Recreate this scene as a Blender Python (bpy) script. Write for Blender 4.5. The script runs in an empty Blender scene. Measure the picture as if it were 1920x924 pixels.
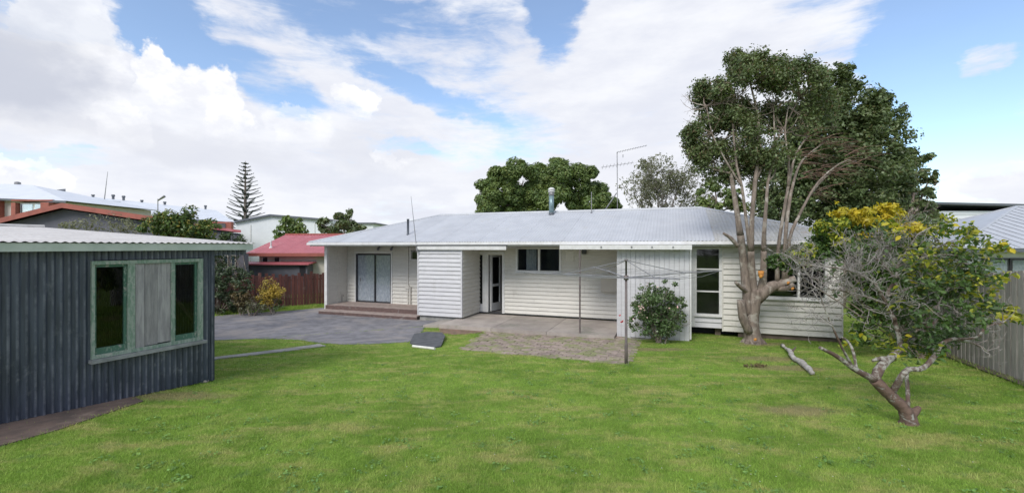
import bpy, math, random
import numpy as np
from mathutils import Vector
random.seed(7); RNG = np.random.default_rng(11)
S = bpy.context.scene; COL = S.collection
R_ = math.radians
# ------------------------------------------------------------------ camera
F, CH = 820.0, 2.7
cam = bpy.data.cameras.new('camera'); co = bpy.data.objects.new('camera', cam); COL.objects.link(co)
co.location = (0, 0, CH); co.rotation_euler = (R_(90), 0, 0)
cam.sensor_width = 36; cam.lens = 36*F/1920; cam.clip_start = .05; cam.clip_end = 3000
S.camera = co
S.render.resolution_x = 1024; S.render.resolution_y = 492
S.view_settings.view_transform = 'Standard'; S.view_settings.look = 'None'
S.view_settings.exposure = 0.64; S.view_settings.gamma = 1
# ------------------------------------------------------------------ sun
SUN_EL, SUN_AZ = R_(42), R_(209)          # azimuth clockwise from +Y: behind the camera, a little left
sd = Vector((math.sin(SUN_AZ)*math.cos(SUN_EL), math.cos(SUN_AZ)*math.cos(SUN_EL), math.sin(SUN_EL)))
sl = bpy.data.lights.new('sun', 'SUN'); so = bpy.data.objects.new('sun', sl); COL.objects.link(so)
sl.energy = 1.75; sl.angle = R_(24); sl.color = (1, .96, .9)
so.rotation_euler = (-sd).to_track_quat('-Z', 'Y').to_euler(); so.location = (0, -10, 30)
# ------------------------------------------------------------------ world
W = bpy.data.worlds.new('World'); S.world = W; W.use_nodes = True
class NT:
    def __init__(s, nt): s.nt = nt; s.n = nt.nodes; s.l = nt.links
    def node(s, t, **k):
        n = s.n.new(t)
        for a, b in k.items(): setattr(n, a, b)
        return n
    def put(s, sock, v):
        if hasattr(v, 'is_output') or isinstance(v, bpy.types.NodeSocket): s.l.new(v, sock)
        else: sock.default_value = v
    def m(s, op, a, b=0.0, c=0.0, clamp=False):
        n = s.node('ShaderNodeMath', operation=op, use_clamp=clamp)
        s.put(n.inputs[0], a); s.put(n.inputs[1], b); s.put(n.inputs[2], c); return n.outputs[0]
    def mix(s, f, a, b, blend='MIX'):
        n = s.node('ShaderNodeMix', data_type='RGBA', blend_type=blend)
        s.put(n.inputs[0], f)
        s.put(n.inputs[6], a if not isinstance(a, tuple) else (*a, 1)[:4]); s.put(n.inputs[7], b if not isinstance(b, tuple) else (*b, 1)[:4])
        return n.outputs[2]
    def noise(s, vec, scale, detail=4, rough=.55, dist=0.0, out=0):
        n = s.node('ShaderNodeTexNoise'); s.put(n.inputs['Vector'], vec)
        n.inputs['Scale'].default_value = scale; n.inputs['Detail'].default_value = detail
        n.inputs['Roughness'].default_value = rough; n.inputs['Distortion'].default_value = dist
        return n.outputs[out]
    def sstep(s, v, a, b, o0=0.0, o1=1.0):
        n = s.node('ShaderNodeMapRange', interpolation_type='SMOOTHSTEP'); s.put(n.inputs[0], v)
        for i, x in enumerate((a, b, o0, o1)): s.put(n.inputs[i+1], x)
        return n.outputs[0]
    def mapping(s, vec, scale=(1, 1, 1), rot=(0, 0, 0), loc=(0, 0, 0)):
        n = s.node('ShaderNodeMapping'); s.put(n.inputs[0], vec)
        n.inputs['Location'].default_value = loc; n.inputs['Rotation'].default_value = rot; n.inputs['Scale'].default_value = scale
        return n.outputs[0]
def build_world():
    t = NT(W.node_tree); t.n.clear()
    sky = t.node('ShaderNodeTexSky', sky_type='NISHITA', sun_disc=False); sky.sun_elevation = SUN_EL; sky.sun_rotation = SUN_AZ
    sky.altitude = 50; sky.air_density = 1.0; sky.dust_density = .3; sky.ozone_density = 2.2
    tc = t.node('ShaderNodeTexCoord').outputs['Generated']
    sx = t.node('ShaderNodeSeparateXYZ'); t.l.new(tc, sx.inputs[0])
    x, y, z = sx.outputs
    az = t.m('ARCTAN2', x, y); el = t.m('ARCSINE', z)
    wn = t.node('ShaderNodeSeparateXYZ'); t.l.new(t.noise(t.mapping(tc, (1, 1, 1.6)), 5.5, 6, .6, out=1), wn.inputs[0])
    azd = t.m('ADD', az, t.m('MULTIPLY', t.m('SUBTRACT', wn.outputs[0], .5), .20))
    eld = t.m('ADD', el, t.m('MULTIPLY', t.m('SUBTRACT', wn.outputs[1], .5), .13))
    fn = t.node('ShaderNodeSeparateXYZ'); t.l.new(t.noise(tc, 13, 5, .6, out=1), fn.inputs[0])
    azc = t.m('ADD', az, t.m('MULTIPLY', t.m('SUBTRACT', fn.outputs[0], .5), .13))
    elc = t.m('ADD', el, t.m('MULTIPLY', t.m('SUBTRACT', fn.outputs[1], .5), .12))
    def blob(px, py, rx, ry, crisp=0, rot=0.0):
        qx, qz = (px-960)/F, (462-py)/F
        a0 = math.atan2(qx, 1); e0 = math.atan2(qz, math.hypot(qx, 1))
        ca = 1/(1+qx*qx); ra = rx/F*ca; re = ry/F*math.sqrt(ca)
        A, E = (azc, elc) if crisp else (azd, eld)
        u = t.m('SUBTRACT', A, a0); v = t.m('SUBTRACT', E, e0)
        if rot:
            c, s_ = math.cos(rot), math.sin(rot)
            u2 = t.m('ADD', t.m('MULTIPLY', u, c), t.m('MULTIPLY', v, s_)); v = t.m('SUBTRACT', t.m('MULTIPLY', v, c), t.m('MULTIPLY', u, s_)); u = u2
        u = t.m('DIVIDE', u, ra); v = t.m('DIVIDE', v, re)
        d = t.m('SQRT', t.m('ADD', t.m('MULTIPLY', u, u), t.m('MULTIPLY', v, v)))
        k = t.sstep(d, .55 if not crisp else .86, 1.3 if not crisp else 1.08, 1.0, 0.0)
        return t.m('MULTIPLY', k, t.sstep(v, -1.05, .25)) if crisp else k
    big = t.noise(t.mapping(tc, (1, 1, 2.2), loc=(3.1, 0, .7)), 1.6, 7, .62)
    wisp = t.noise(t.mapping(tc, (1, .8, 4.2), rot=(0, R_(16), 0)), 6, 7, .66, .3)
    cov = t.m('ADD', .66, t.m('MULTIPLY', t.m('SUBTRACT', big, .5), 1.0))
    cov = t.m('ADD', cov, t.m('MULTIPLY', t.m('SUBTRACT', wisp, .5), 1.5))
    for b in [(960, 380, 900, 70, .45), (850, 150, 420, 60, .12), (1250, 170, 260, 190, .45), (150, 190, 330, 100, .5), (600, 230, 330, 120, .35), (1850, 120, 75, 30, .75), (1860, 345, 120, 45, .8)]:
        cov = t.m('ADD', cov, t.m('MULTIPLY', blob(*b[:4]), b[4]))
    for b in [(310, 60, 80, 90, .75, 0), (480, 150, 130, 45, .6, -.3), (800, 170, 170, 22, .45, -.35), (1050, 50, 55, 70, .7, 0), (640, 20, 200, 40, .35, 0), (1790, 210, 180, 260, .95, 0), (110, 305, 130, 22, .42, 0), (780, 280, 90, 15, .3, 0), (1690, 60, 90, 80, .35, 0)]:
        cov = t.m('SUBTRACT', cov, t.m('MULTIPLY', blob(*b[:4], rot=b[5]), b[4]))
    mask = t.sstep(cov, .25, .95, .07, 1.0)
    # cloud tone
    shade = t.sstep(t.noise(t.mapping(tc, (1, 1, 3.2), loc=(0, 0, .3)), 4.5, 6, .6), .35, .7)
    cc = t.mix(shade, (.73, .755, .84), (.87, .885, .93))
    def over(col, msk, c2, amt): return t.mix(t.m('MULTIPLY', msk, amt), col, c2)
    for b, c2, amt in [((60, 240, 300, 22), (.86, .86, .88), .5), ((330, 275, 220, 34), (.70, .72, .79), .7), ((720, 285, 120, 40), (.70, .72, .79), .55), ((1100, 330, 300, 50), (.8, .81, .87), .5)]:
        cc = over(cc, blob(*b), c2, amt)
    cum = None
    puffs = [((370, 180, 85, 62), 1), ((300, 150, 55, 60), 1), ((425, 230, 60, 36), 1), ((657, 200, 50, 28), 1), ((60, 330, 75, 14), .7), ((120, 95, 135, 120), .9), ((225, 235, 70, 60), .6), ((560, 240, 60, 40), .5), ((745, 300, 40, 14), .5), ((1870, 335, 110, 30), .7)]
    for b, amt in puffs:
        msk = t.m('MULTIPLY', blob(*b, crisp=1), amt); cum = msk if cum is None else t.m('MAXIMUM', cum, msk)
    tone = t.sstep(t.noise(t.mapping(tc, (1, 1, 1.4)), 16, 6, .62), .36, .62)
    cumcol = t.mix(tone, (.84, .85, .90), (1.06, 1.06, 1.06))
    cc = t.mix(t.m('MULTIPLY', cum, .8), cc, cumcol)
    cc = over(cc, blob(60, 150, 190, 85), (.55, .58, .67), .92)
    cc = over(cc, blob(130, 60, 130, 60), (.66, .68, .74), .45)
    mask = t.m('MAXIMUM', mask, cum)
    low = t.sstep(el, -.02, .16, 1.0, 0.0)
    mask = t.m('MAXIMUM', mask, t.m('MULTIPLY', low, .62))
    b1 = t.node('ShaderNodeBackground'); t.l.new(sky.outputs[0], b1.inputs[0]); b1.inputs[1].default_value = .14
    b2 = t.node('ShaderNodeBackground'); t.l.new(cc, b2.inputs[0]); b2.inputs[1].default_value = .71
    ms = t.node('ShaderNodeMixShader'); t.l.new(mask, ms.inputs[0]); t.l.new(b1.outputs[0], ms.inputs[1]); t.l.new(b2.outputs[0], ms.inputs[2])
    o = t.node('ShaderNodeOutputWorld'); t.l.new(ms.outputs[0], o.inputs[0])
build_world()
# ------------------------------------------------------------------ materials
MATS = {}
def pm(name, c1, c2=None, rough=.7, scale=4.0, stretch=(1, 1, 1), bump=0.0, bscale=30, contrast=(.35, .65), c3=None, s3=1.2, k3=(.55, .7), island=0.0, objr=0.0, metal=0.0, spec=.5, hue=None, transl=0.0, coat=None):
    if name in MATS: return MATS[name]
    m = bpy.data.materials.new(name); m.use_nodes = True; MATS[name] = m
    t = NT(m.node_tree); p = t.n['Principled BSDF']
    g = t.node('ShaderNodeNewGeometry'); pos = g.outputs['Position']
    pv = t.mapping(pos, stretch)
    col = None
    if c2 is not None:
        n = t.noise(pv, scale, 6, .62); col = t.mix(t.sstep(n, *contrast), c1, c2)
    if c3 is not None:
        n3 = t.noise(pos, s3, 7, .68, .4); col = t.mix(t.sstep(n3, *k3), col if col else c1, c3)
    if col is None: col = t.mix(0.0, c1, c1)
    if island:
        r = g.outputs['Random Per Island']
        v = t.m('ADD', 1-island, t.m('MULTIPLY', r, 2*island))
        vv = t.node('ShaderNodeCombineXYZ'); [t.l.new(v, vv.inputs[i]) for i in range(3)]
        col = t.mix(1.0, col, vv.outputs[0], 'MULTIPLY')
        if hue: col = t.mix(t.sstep(t.m('FRACT', t.m('MULTIPLY', r, 17.3)), 1-hue[1]-.02, 1-hue[1]+.02), col, hue[0])
    if objr:
        oi = t.node('ShaderNodeObjectInfo').outputs['Random']
        v = t.m('ADD', 1-objr, t.m('MULTIPLY', oi, 2*objr))
        vv = t.node('ShaderNodeCombineXYZ'); [t.l.new(v, vv.inputs[i]) for i in range(3)]
        col = t.mix(1.0, col, vv.outputs[0], 'MULTIPLY')
    t.put(p.inputs['Base Color'], col)
    p.inputs['Roughness'].default_value = rough; p.inputs['Metallic'].default_value = metal
    p.inputs['Specular IOR Level'].default_value = spec
    if bump:
        b = t.node('ShaderNodeBump'); b.inputs['Strength'].default_value = bump; b.inputs['Distance'].default_value = .01
        t.l.new(t.noise(pv, bscale, 5, .6), b.inputs['Height']); t.l.new(b.outputs[0], p.inputs['Normal'])
    if transl:
        tr = t.node('ShaderNodeBsdfTranslucent'); t.put(tr.inputs[0], t.mix(1.0, col, (1.3, 1.3, .6), 'MULTIPLY'))
        mx = t.node('ShaderNodeMixShader'); mx.inputs[0].default_value = transl
        o = t.n['Material Output']; t.l.new(p.outputs[0], mx.inputs[1]); t.l.new(tr.outputs[0], mx.inputs[2]); t.l.new(mx.outputs[0], o.inputs[0])
    return m
def streaks(m, col, k=.35):
    t = NT(m.node_tree); p = t.n['Principled BSDF']; src = p.inputs['Base Color'].links[0].from_socket
    pos = t.node('ShaderNodeNewGeometry').outputs['Position']
    a = t.sstep(t.noise(t.mapping(pos, (1, 1, .12)), 9, 5, .7), .52, .72); b = t.sstep(t.noise(pos, 1.1, 5, .7), .42, .6)
    t.l.new(t.mix(t.m('MULTIPLY', t.m('MULTIPLY', a, b), k), src, col), p.inputs['Base Color'])
def glass_mat(name, tint=(.9, .95, .95), refl=.12):
    m = bpy.data.materials.new(name); m.use_nodes = True; t = NT(m.node_tree); o = t.n['Material Output']; t.n.remove(t.n['Principled BSDF'])
    g = t.node('ShaderNodeBsdfGlossy'); g.inputs['Roughness'].default_value = .03; g.inputs[0].default_value = (.9, .95, 1, 1)
    tr = t.node('ShaderNodeBsdfTransparent'); tr.inputs[0].default_value = (*tint, 1)
    fr = t.node('ShaderNodeLayerWeight'); fr.inputs[0].default_value = .5
    mx = t.node('ShaderNodeMixShader'); t.l.new(t.m('ADD', t.m('MULTIPLY', t.m('POWER', fr.outputs['Facing'], 5.0), .8), refl, clamp=True), mx.inputs[0])
    t.l.new(tr.outputs[0], mx.inputs[1]); t.l.new(g.outputs[0], mx.inputs[2]); t.l.new(mx.outputs[0], o.inputs[0]); return m
M_board = pm('painted_weatherboard', (.62, .60, .55), (.57, .55, .505), .55, 3, (1, 1, 6), .15, 40, c3=(.44, .42, .38), s3=1.6, k3=(.58, .78), objr=.03)
M_boardw = pm('white_weatherboard', (.56, .555, .57), (.50, .495, .51), .5, 3, (1, 1, 6), .15, 40, c3=(.43, .42, .42), s3=1.3, k3=(.6, .8), objr=.03)
M_trim = pm('white_trim_paint', (.66, .655, .65), (.58, .575, .56), .45, 6, bump=.1)
M_gutter = pm('gutter_paint', (.60, .60, .60), (.50, .495, .48), .45, 5, (1, 1, .3), .05, contrast=(.3, .75))
M_soffit = pm('soffit_paint', (.68, .67, .62), (.60, .59, .54), .6, 4)
M_roof = pm('painted_roof_iron', (.47, .485, .515), (.42, .435, .465), .5, 1.4, (1, 1, 1), 0, c3=(.41, .41, .40), s3=.9, k3=(.55, .8), objr=.035)
M_roofstain = pm('roof_iron_stained', (.43, .435, .44), (.36, .35, .31), .45, 5, (6, 1, 1), 0, objr=.06)
M_conc = pm('grey_concrete', (.34, .33, .31), (.24, .235, .22), .9, 3, bump=.4, c3=(.18, .19, .15), s3=1.5)
M_slab = pm('porch_concrete', (.40, .355, .315), (.31, .27, .245), .85, 1.6, bump=.3, c3=(.25, .24, .20), s3=1.1, k3=(.5, .68), objr=.08)
M_asph = pm('worn_asphalt', (.225, .220, .235), (.155, .153, .165), .9, 2.6, bump=.8, bscale=90, contrast=(.38, .62), c3=(.29, .265, .25), s3=.7, k3=(.46, .66))
M_paver = pm('old_paver', (.36, .285, .24), (.25, .20, .17), .9, 7, bump=.9, c3=(.22, .235, .10), s3=2.2, k3=(.46, .62), objr=.16)
M_joint = pm('mossy_joint_soil', (.19, .20, .09), (.27, .235, .18), .95, 9, bump=.6)
M_dirt = pm('bare_soil', (.15, .105, .085), (.09, .068, .058), .95, 4, bump=.8, c3=(.21, .16, .13), s3=2.2)
M_deck = pm('weathered_deck_wood', (.36, .29, .26), (.26, .205, .185), .8, 3, (2, 2, 12), .3, c3=(.33, .29, .26), s3=2.5, objr=.12)
M_riser = pm('shaded_worn_timber', (.15, .095, .085), (.09, .06, .055), .8, 4, (2, 2, 9), .3, c3=(.22, .19, .18), s3=3)  # riser shade put into the colour, so the treads look lit from above
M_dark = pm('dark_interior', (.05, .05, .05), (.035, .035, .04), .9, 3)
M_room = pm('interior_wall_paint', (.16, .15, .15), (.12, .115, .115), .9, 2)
M_black = pm('black_aluminium', (.025, .025, .03), None, .35)
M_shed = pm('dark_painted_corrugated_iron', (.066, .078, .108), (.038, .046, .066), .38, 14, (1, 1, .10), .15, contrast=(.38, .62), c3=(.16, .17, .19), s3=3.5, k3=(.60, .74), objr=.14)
def lit_worn_ridges():  # rib highlights put into the colour along the crests, broken up like worn paint
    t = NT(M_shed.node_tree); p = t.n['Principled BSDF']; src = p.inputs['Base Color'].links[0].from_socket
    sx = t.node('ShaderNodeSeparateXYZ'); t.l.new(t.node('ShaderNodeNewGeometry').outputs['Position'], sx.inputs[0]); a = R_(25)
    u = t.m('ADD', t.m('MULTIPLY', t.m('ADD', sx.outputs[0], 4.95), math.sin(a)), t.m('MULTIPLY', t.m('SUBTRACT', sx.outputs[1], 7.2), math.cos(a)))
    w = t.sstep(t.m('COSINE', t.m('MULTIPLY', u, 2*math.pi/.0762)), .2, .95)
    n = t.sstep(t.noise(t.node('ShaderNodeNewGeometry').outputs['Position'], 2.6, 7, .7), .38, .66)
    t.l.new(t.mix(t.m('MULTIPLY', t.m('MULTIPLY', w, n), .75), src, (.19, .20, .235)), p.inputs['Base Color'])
lit_worn_ridges()
M_shedroof = pm('weathered_galvanised_iron', (.54, .52, .50), (.44, .42, .405), .5, 3, bump=.1, c3=(.42, .40, .37), s3=2.4, k3=(.5, .75))
for q in (M_board, M_boardw): streaks(q, (.30, .285, .25), .35)
streaks(M_roofstain, (.30, .20, .13), .8); streaks(M_roof, (.30, .30, .29), .35); streaks(M_shedroof, (.33, .25, .19), .6)
M_fascia = pm('pale_green_fascia', (.50, .54, .49), (.42, .47, .42), .6, 5)
M_green = pm('peeling_green_paint', (.065, .15, .105), (.25, .31, .26), .7, 34, (1, 1, .5), .6, 60, contrast=(.54, .70), c3=(.30, .30, .27), s3=11, k3=(.58, .66))
M_greenpale = pm('worn_pale_green_frame', (.29, .34, .29), (.17, .25, .19), .75, 30, (1, 1, .3), .6, 60, contrast=(.40, .62), c3=(.40, .39, .35), s3=14, k3=(.55, .68))
M_greyboard = pm('weathered_grey_board', (.20, .19, .195), (.30, .285, .285), .85, 5, (4, 4, .5), .5, 30, c3=(.10, .09, .09), s3=4, k3=(.62, .70), objr=.32)
M_sill = pm('grey_sill', (.30, .31, .31), (.20, .21, .21), .7, 5)
M_paling = pm('silvered_paling', (.40, .365, .33), (.27, .245, .22), .85, 3, (6, 6, .7), .4, 20, c3=(.45, .42, .38), s3=2, objr=.22)
M_redpal = pm('dark_red_paling', (.13, .042, .034), (.085, .032, .028), .8, 3, (5, 5, .7), .3, 20, c3=(.19, .13, .10), s3=2.4, k3=(.58, .72), objr=.3)
M_bark = pm('grey_brown_bark', (.25, .20, .165), (.14, .11, .09), .9, 6, (2.5, 2.5, .6), .9, 22, c3=(.38, .345, .30), s3=3, k3=(.5, .66))
M_bark2 = pm('pale_lichen_bark', (.34, .33, .29), (.13, .10, .08), .9, 22, (1, 1, 1), .9, 60, contrast=(.42, .58), c3=(.11, .07, .055), s3=4, k3=(.46, .6))
M_bark3 = pm('brown_citrus_bark', (.17, .11, .085), (.10, .065, .05), .9, 14, (1, 1, 1), .9, 50, c3=(.30, .29, .26), s3=7, k3=(.58, .66))
M_twig = pm('grey_twig', (.30, .28, .265), (.17, .145, .13), .9, 8)
M_cut = pm('fresh_orange_cut', (.62, .28, .05), (.46, .19, .05), .8, 12)
M_brtwig = pm('brown_dead_twig', (.22, .13, .09), (.14, .095, .075), .9, 6)
def leafm(name, a, b, isl=.35, hue=None, rough=.45, tr=.22): return pm(name, a, b, rough, 1.6, contrast=(.3, .7), island=isl, hue=hue, transl=tr, spec=.35)
L_dark = leafm('dark_glossy_leaf', (.085, .125, .052), (.13, .17, .065), hue=((.13, .13, .055), .1))
L_pruned = leafm('olive_leaf', (.095, .135, .058), (.15, .19, .075), hue=((.14, .11, .06), .13))
L_round = leafm('mid_green_clump_leaf', (.11, .175, .058), (.19, .25, .075), hue=((.16, .19, .05), .12))
L_wispy = leafm('grey_green_leaf', (.15, .17, .10), (.22, .22, .15), tr=.3)
L_cit = leafm('citrus_leaf', (.055, .12, .025), (.10, .18, .035), hue=((.36, .34, .04), .14), tr=.3)
L_yel = leafm('yellow_leaf', (.62, .47, .04), (.42, .40, .05), isl=.25, tr=.35)
L_ylg = leafm('yellow_green_leaf', (.24, .29, .035), (.40, .38, .045), isl=.3, hue=((.10, .17, .03), .35), tr=.3)
L_cam = leafm('camellia_leaf', (.07, .125, .048), (.12, .18, .065), hue=((.17, .19, .12), .15), rough=.3)
L_pine = leafm('pine_needle', (.035, .055, .035), (.055, .075, .045), tr=.05)
L_bron = leafm('bronze_leaf', (.17, .12, .06), (.10, .10, .045))
M_petal = pm('pink_petal', (.75, .45, .42), (.8, .66, .6), .6, 8)
M_redpet = pm('red_petal', (.5, .04, .05), None, .6)
M_steel = pm('galvanised_steel', (.33, .33, .34), (.22, .21, .21), .4, 8, metal=.6)
M_pole = pm('dull_painted_pole', (.10, .085, .085), (.16, .13, .12), .5, 9)
M_wire = pm('grey_wire', (.19, .19, .20), None, .5)
M_redroof = pm('red_roof_iron', (.43, .12, .135), (.37, .10, .115), .5, 2, c3=(.47, .19, .20), s3=1.2)
M_cream = pm('cream_wall', (.58, .54, .47), (.53, .49, .43), .8, 2)
M_dkwall = pm('dark_grey_wall', (.115, .115, .14), (.095, .095, .115), .8, 3)
M_redtrim = pm('red_trim', (.34, .10, .075), (.27, .08, .06), .6, 3)
M_pinkw = pm('pale_pink_wall', (.56, .50, .49), (.52, .46, .45), .8, 2)
M_whitew = pm('white_render', (.70, .72, .75), (.66, .68, .71), .7, 1)
M_farroof = pm('pale_grey_roof', (.62, .65, .70), (.57, .60, .65), .5, 1)
M_rroof = pm('neighbour_roof_iron', (.44, .46, .50), (.40, .42, .455), .45, 2, objr=.03)
M_curt = pm('lace_curtain', (.60, .63, .70), (.42, .46, .53), .9, 16, (1, 1, .5), contrast=(.35, .65), transl=.3)
M_trimdk = pm('dark_roof_edge', (.10, .11, .13), None, .5)
M_pvc = pm('white_plastic_pipe', (.78, .77, .72), (.65, .64, .6), .4, 7)
M_log = pm('bleached_log', (.52, .50, .46), (.34, .31, .28), .9, 8, bump=.6)
M_rock = pm('dark_slab_stone', (.105, .11, .12), (.07, .075, .08), .8, 5, bump=.5)
M_beam = pm('brown_beam', (.16, .12, .10), (.11, .085, .07), .8, 4)
M_flue = pm('flue_blue_steel', (.22, .31, .33), (.16, .23, .25), .35, 6, metal=.4)
G_win = glass_mat('window_glass', (.86, .88, .88), .03)
G_door = glass_mat('clear_door_glass', (.97, .98, .98), .03)
G_shed = glass_mat('dusty_shed_glass', (.70, .72, .72), .03)
G_pale = glass_mat('pale_far_glass', (.7, .8, .85), .45)
# ------------------------------------------------------------------ helpers
WL = {}                                   # world location of every parent
def meta(o, label=None, cat=None, group=None, kind=None):
    if label: o['label'] = label
    if cat: o['category'] = cat
    if group: o['group'] = group
    if kind: o['kind'] = kind
    return o
def thing(name, label, cat, loc, group=None):
    o = bpy.data.objects.new(name, None); COL.objects.link(o); o.location = loc; o.empty_display_size = .2
    WL[o.name] = Vector(loc); return meta(o, label, cat, group)
def link(name, me, c, parent=None, mat=None, smooth=False):
    if mat: me.materials.append(mat)
    if smooth: me.polygons.foreach_set('use_smooth', [True]*len(me.polygons))
    o = bpy.data.objects.new(name, me); COL.objects.link(o); c = Vector(c)
    if parent is not None:
        o.parent = parent; o.location = c - WL[parent.name]
    else: o.location = c
    WL[o.name] = c; return o
class MB:
    def __init__(s): s.v = []; s.f = []
    def poly(s, pts):
        b = len(s.v); s.v += [tuple(p) for p in pts]; s.f.append(tuple(range(b, b+len(pts))))
    def hexa(s, p):                       # p: 8 points, bottom ring 0-3, top ring 4-7
        b = len(s.v); s.v += [tuple(q) for q in p]
        s.f += [(b, b+3, b+2, b+1), (b+4, b+5, b+6, b+7)] + [(b+i, b+(i+1) % 4, b+4+(i+1) % 4, b+4+i) for i in range(4)]
    def box(s, T, a0, a1, b0, b1, c0, c1):
        s.hexa([T(a, b, c) for c in (c0, c1) for a, b in ((a0, b0), (a1, b0), (a1, b1), (a0, b1))])
    def prism(s, ringA, ringB):
        n = len(ringA); b = len(s.v); s.v += [tuple(q) for q in ringA] + [tuple(q) for q in ringB]
        s.f += [tuple(range(b+n-1, b-1, -1)), tuple(range(b+n, b+2*n))] + [(b+i, b+(i+1) % n, b+n+(i+1) % n, b+n+i) for i in range(n)]
    def tube(s, pts, rad, sides=6, cap=True, jit=0.0):
        pts = [Vector(p) for p in pts]; n = len(pts)
        if not hasattr(rad, '__len__'): rad = [rad]*n
        ref = Vector((0, 0, 1)); b = len(s.v)
        d0 = (pts[1]-pts[0]).normalized()
        if abs(d0.dot(ref)) > .9: ref = Vector((1, 0, 0))
        x = d0.cross(ref).normalized()
        for i, p in enumerate(pts):
            d = (pts[min(i+1, n-1)]-pts[max(i-1, 0)]).normalized()
            x = (x - d*x.dot(d)).normalized(); y = d.cross(x)
            for k in range(sides):
                a = 2*math.pi*k/sides; r = rad[i]*(1+random.uniform(-jit, jit))
                s.v.append(tuple(p + x*math.cos(a)*r + y*math.sin(a)*r))
        for i in range(n-1):
            for k in range(sides):
                k2 = (k+1) % sides; s.f.append((b+i*sides+k, b+i*sides+k2, b+(i+1)*sides+k2, b+(i+1)*sides+k))
        if cap: s.f.append(tuple(b+k for k in range(sides-1, -1, -1))); s.f.append(tuple(b+(n-1)*sides+k for k in range(sides)))
    def lathe(s, c, prof, sides=12):      # prof: (r, z)
        b = len(s.v)
        for r, z in prof:
            for k in range(sides):
                a = 2*math.pi*k/sides; s.v.append((c[0]+r*math.cos(a), c[1]+r*math.sin(a), c[2]+z))
        for i in range(len(prof)-1):
            for k in range(sides):
                k2 = (k+1) % sides; s.f.append((b+i*sides+k, b+i*sides+k2, b+(i+1)*sides+k2, b+(i+1)*sides+k))
        s.f.append(tuple(b+k for k in range(sides-1, -1, -1))); s.f.append(tuple(b+(len(prof)-1)*sides+k for k in range(sides)))
    def build(s, name, mat, parent=None, smooth=False, base=False):
        a = np.array(s.v); c = (a.min(0)+a.max(0))/2
        if base: c[2] = a[:, 2].min()
        me = bpy.data.meshes.new(name); me.from_pydata((a-c).tolist(), [], s.f); me.update()
        return link(name, me, c, parent, mat, smooth)
def np_mesh(name, v, k, mat, parent=None):   # v: (n*k,3) faces of k verts each
    c = (v.min(0)+v.max(0))/2; me = bpy.data.meshes.new(name); n = len(v)
    me.vertices.add(n); me.vertices.foreach_set('co', (v-c).astype(np.float32).ravel())
    me.loops.add(n); me.loops.foreach_set('vertex_index', np.arange(n, dtype=np.int32))
    me.polygons.add(n//k); me.polygons.foreach_set('loop_start', np.arange(0, n, k, dtype=np.int32))
    me.update(calc_edges=True)
    return link(name, me, c, parent, mat)
def sp(x): return math.log1p(math.exp(-abs(x)))+max(x, 0)
def g(x, y):                              # ground height
    a = .5 - .1*(y-7); k = .35
    far = sp(a/k*3)*k/3
    near = .5 + .068*(7-y)
    t = min(max((y-5.5)/2.5, 0), 1); t = t*t*(3-2*t)
    z = near*(1-t)+far*t if y > 0 else .976
    return min(z, .976)
def gnp(x, y):
    a = .5-.1*(y-7); q = a/.35*3; far = (np.log1p(np.exp(-abs(q)))+np.maximum(q, 0))*.35/3
    t = np.clip((y-5.5)/2.5, 0, 1); t = t*t*(3-2*t); return np.minimum((.5+.068*(7-y))*(1-t)+far*t, .976)
def P(px, py, d): return Vector(((px-960)/F*d, d, CH-(py-462)/F*d))
def G(px, py, lift=0.0):                  # the ground point seen at a pixel
    d = 8.0
    for _ in range(60):
        h = CH-g((px-960)/F*d, d)-lift; d = .5*d+.5*h*F/(py-462)
    return ((px-960)/F*d, d)
CA, SA = math.cos(R_(19.9)), math.sin(R_(19.9))
RX, RY = 9.02, 11.93
def H(s, v, z): return (RX-CA*s+SA*v, RY+SA*s+CA*v, z)      # house frame: s leftwards along the front, v inwards
def hs(px, v):
    r = (px-960)/F; return (RX+SA*v-r*(RY+CA*v))/(CA+r*SA)
def hz(px, py, v):
    return CH-(py-462)/F*H(hs(px, v), v, 0)[1]
def frame(o, ax, n):                      # T(u, w, z): u along ax, w outward n
    return lambda u, w, z: (o[0]+ax[0]*u+n[0]*w, o[1]+ax[1]*u+n[1]*w, z)
def TF(v): return lambda u, w, z: H(u, v-w, z)              # wall facing the front at depth v
def TSr(s): return lambda u, w, z: H(s-w, u, z)             # wall facing right (u runs inward)
def inpoly(x, y, poly):
    r = np.zeros(np.shape(x), bool); n = len(poly)
    for i in range(n):
        x1, y1 = poly[i]; x2, y2 = poly[(i+1) % n]
        if y1 == y2: continue
        r ^= ((y1 > y) != (y2 > y)) & (x < (x2-x1)*(y-y1)/(y2-y1)+x1)
    return r
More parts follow.
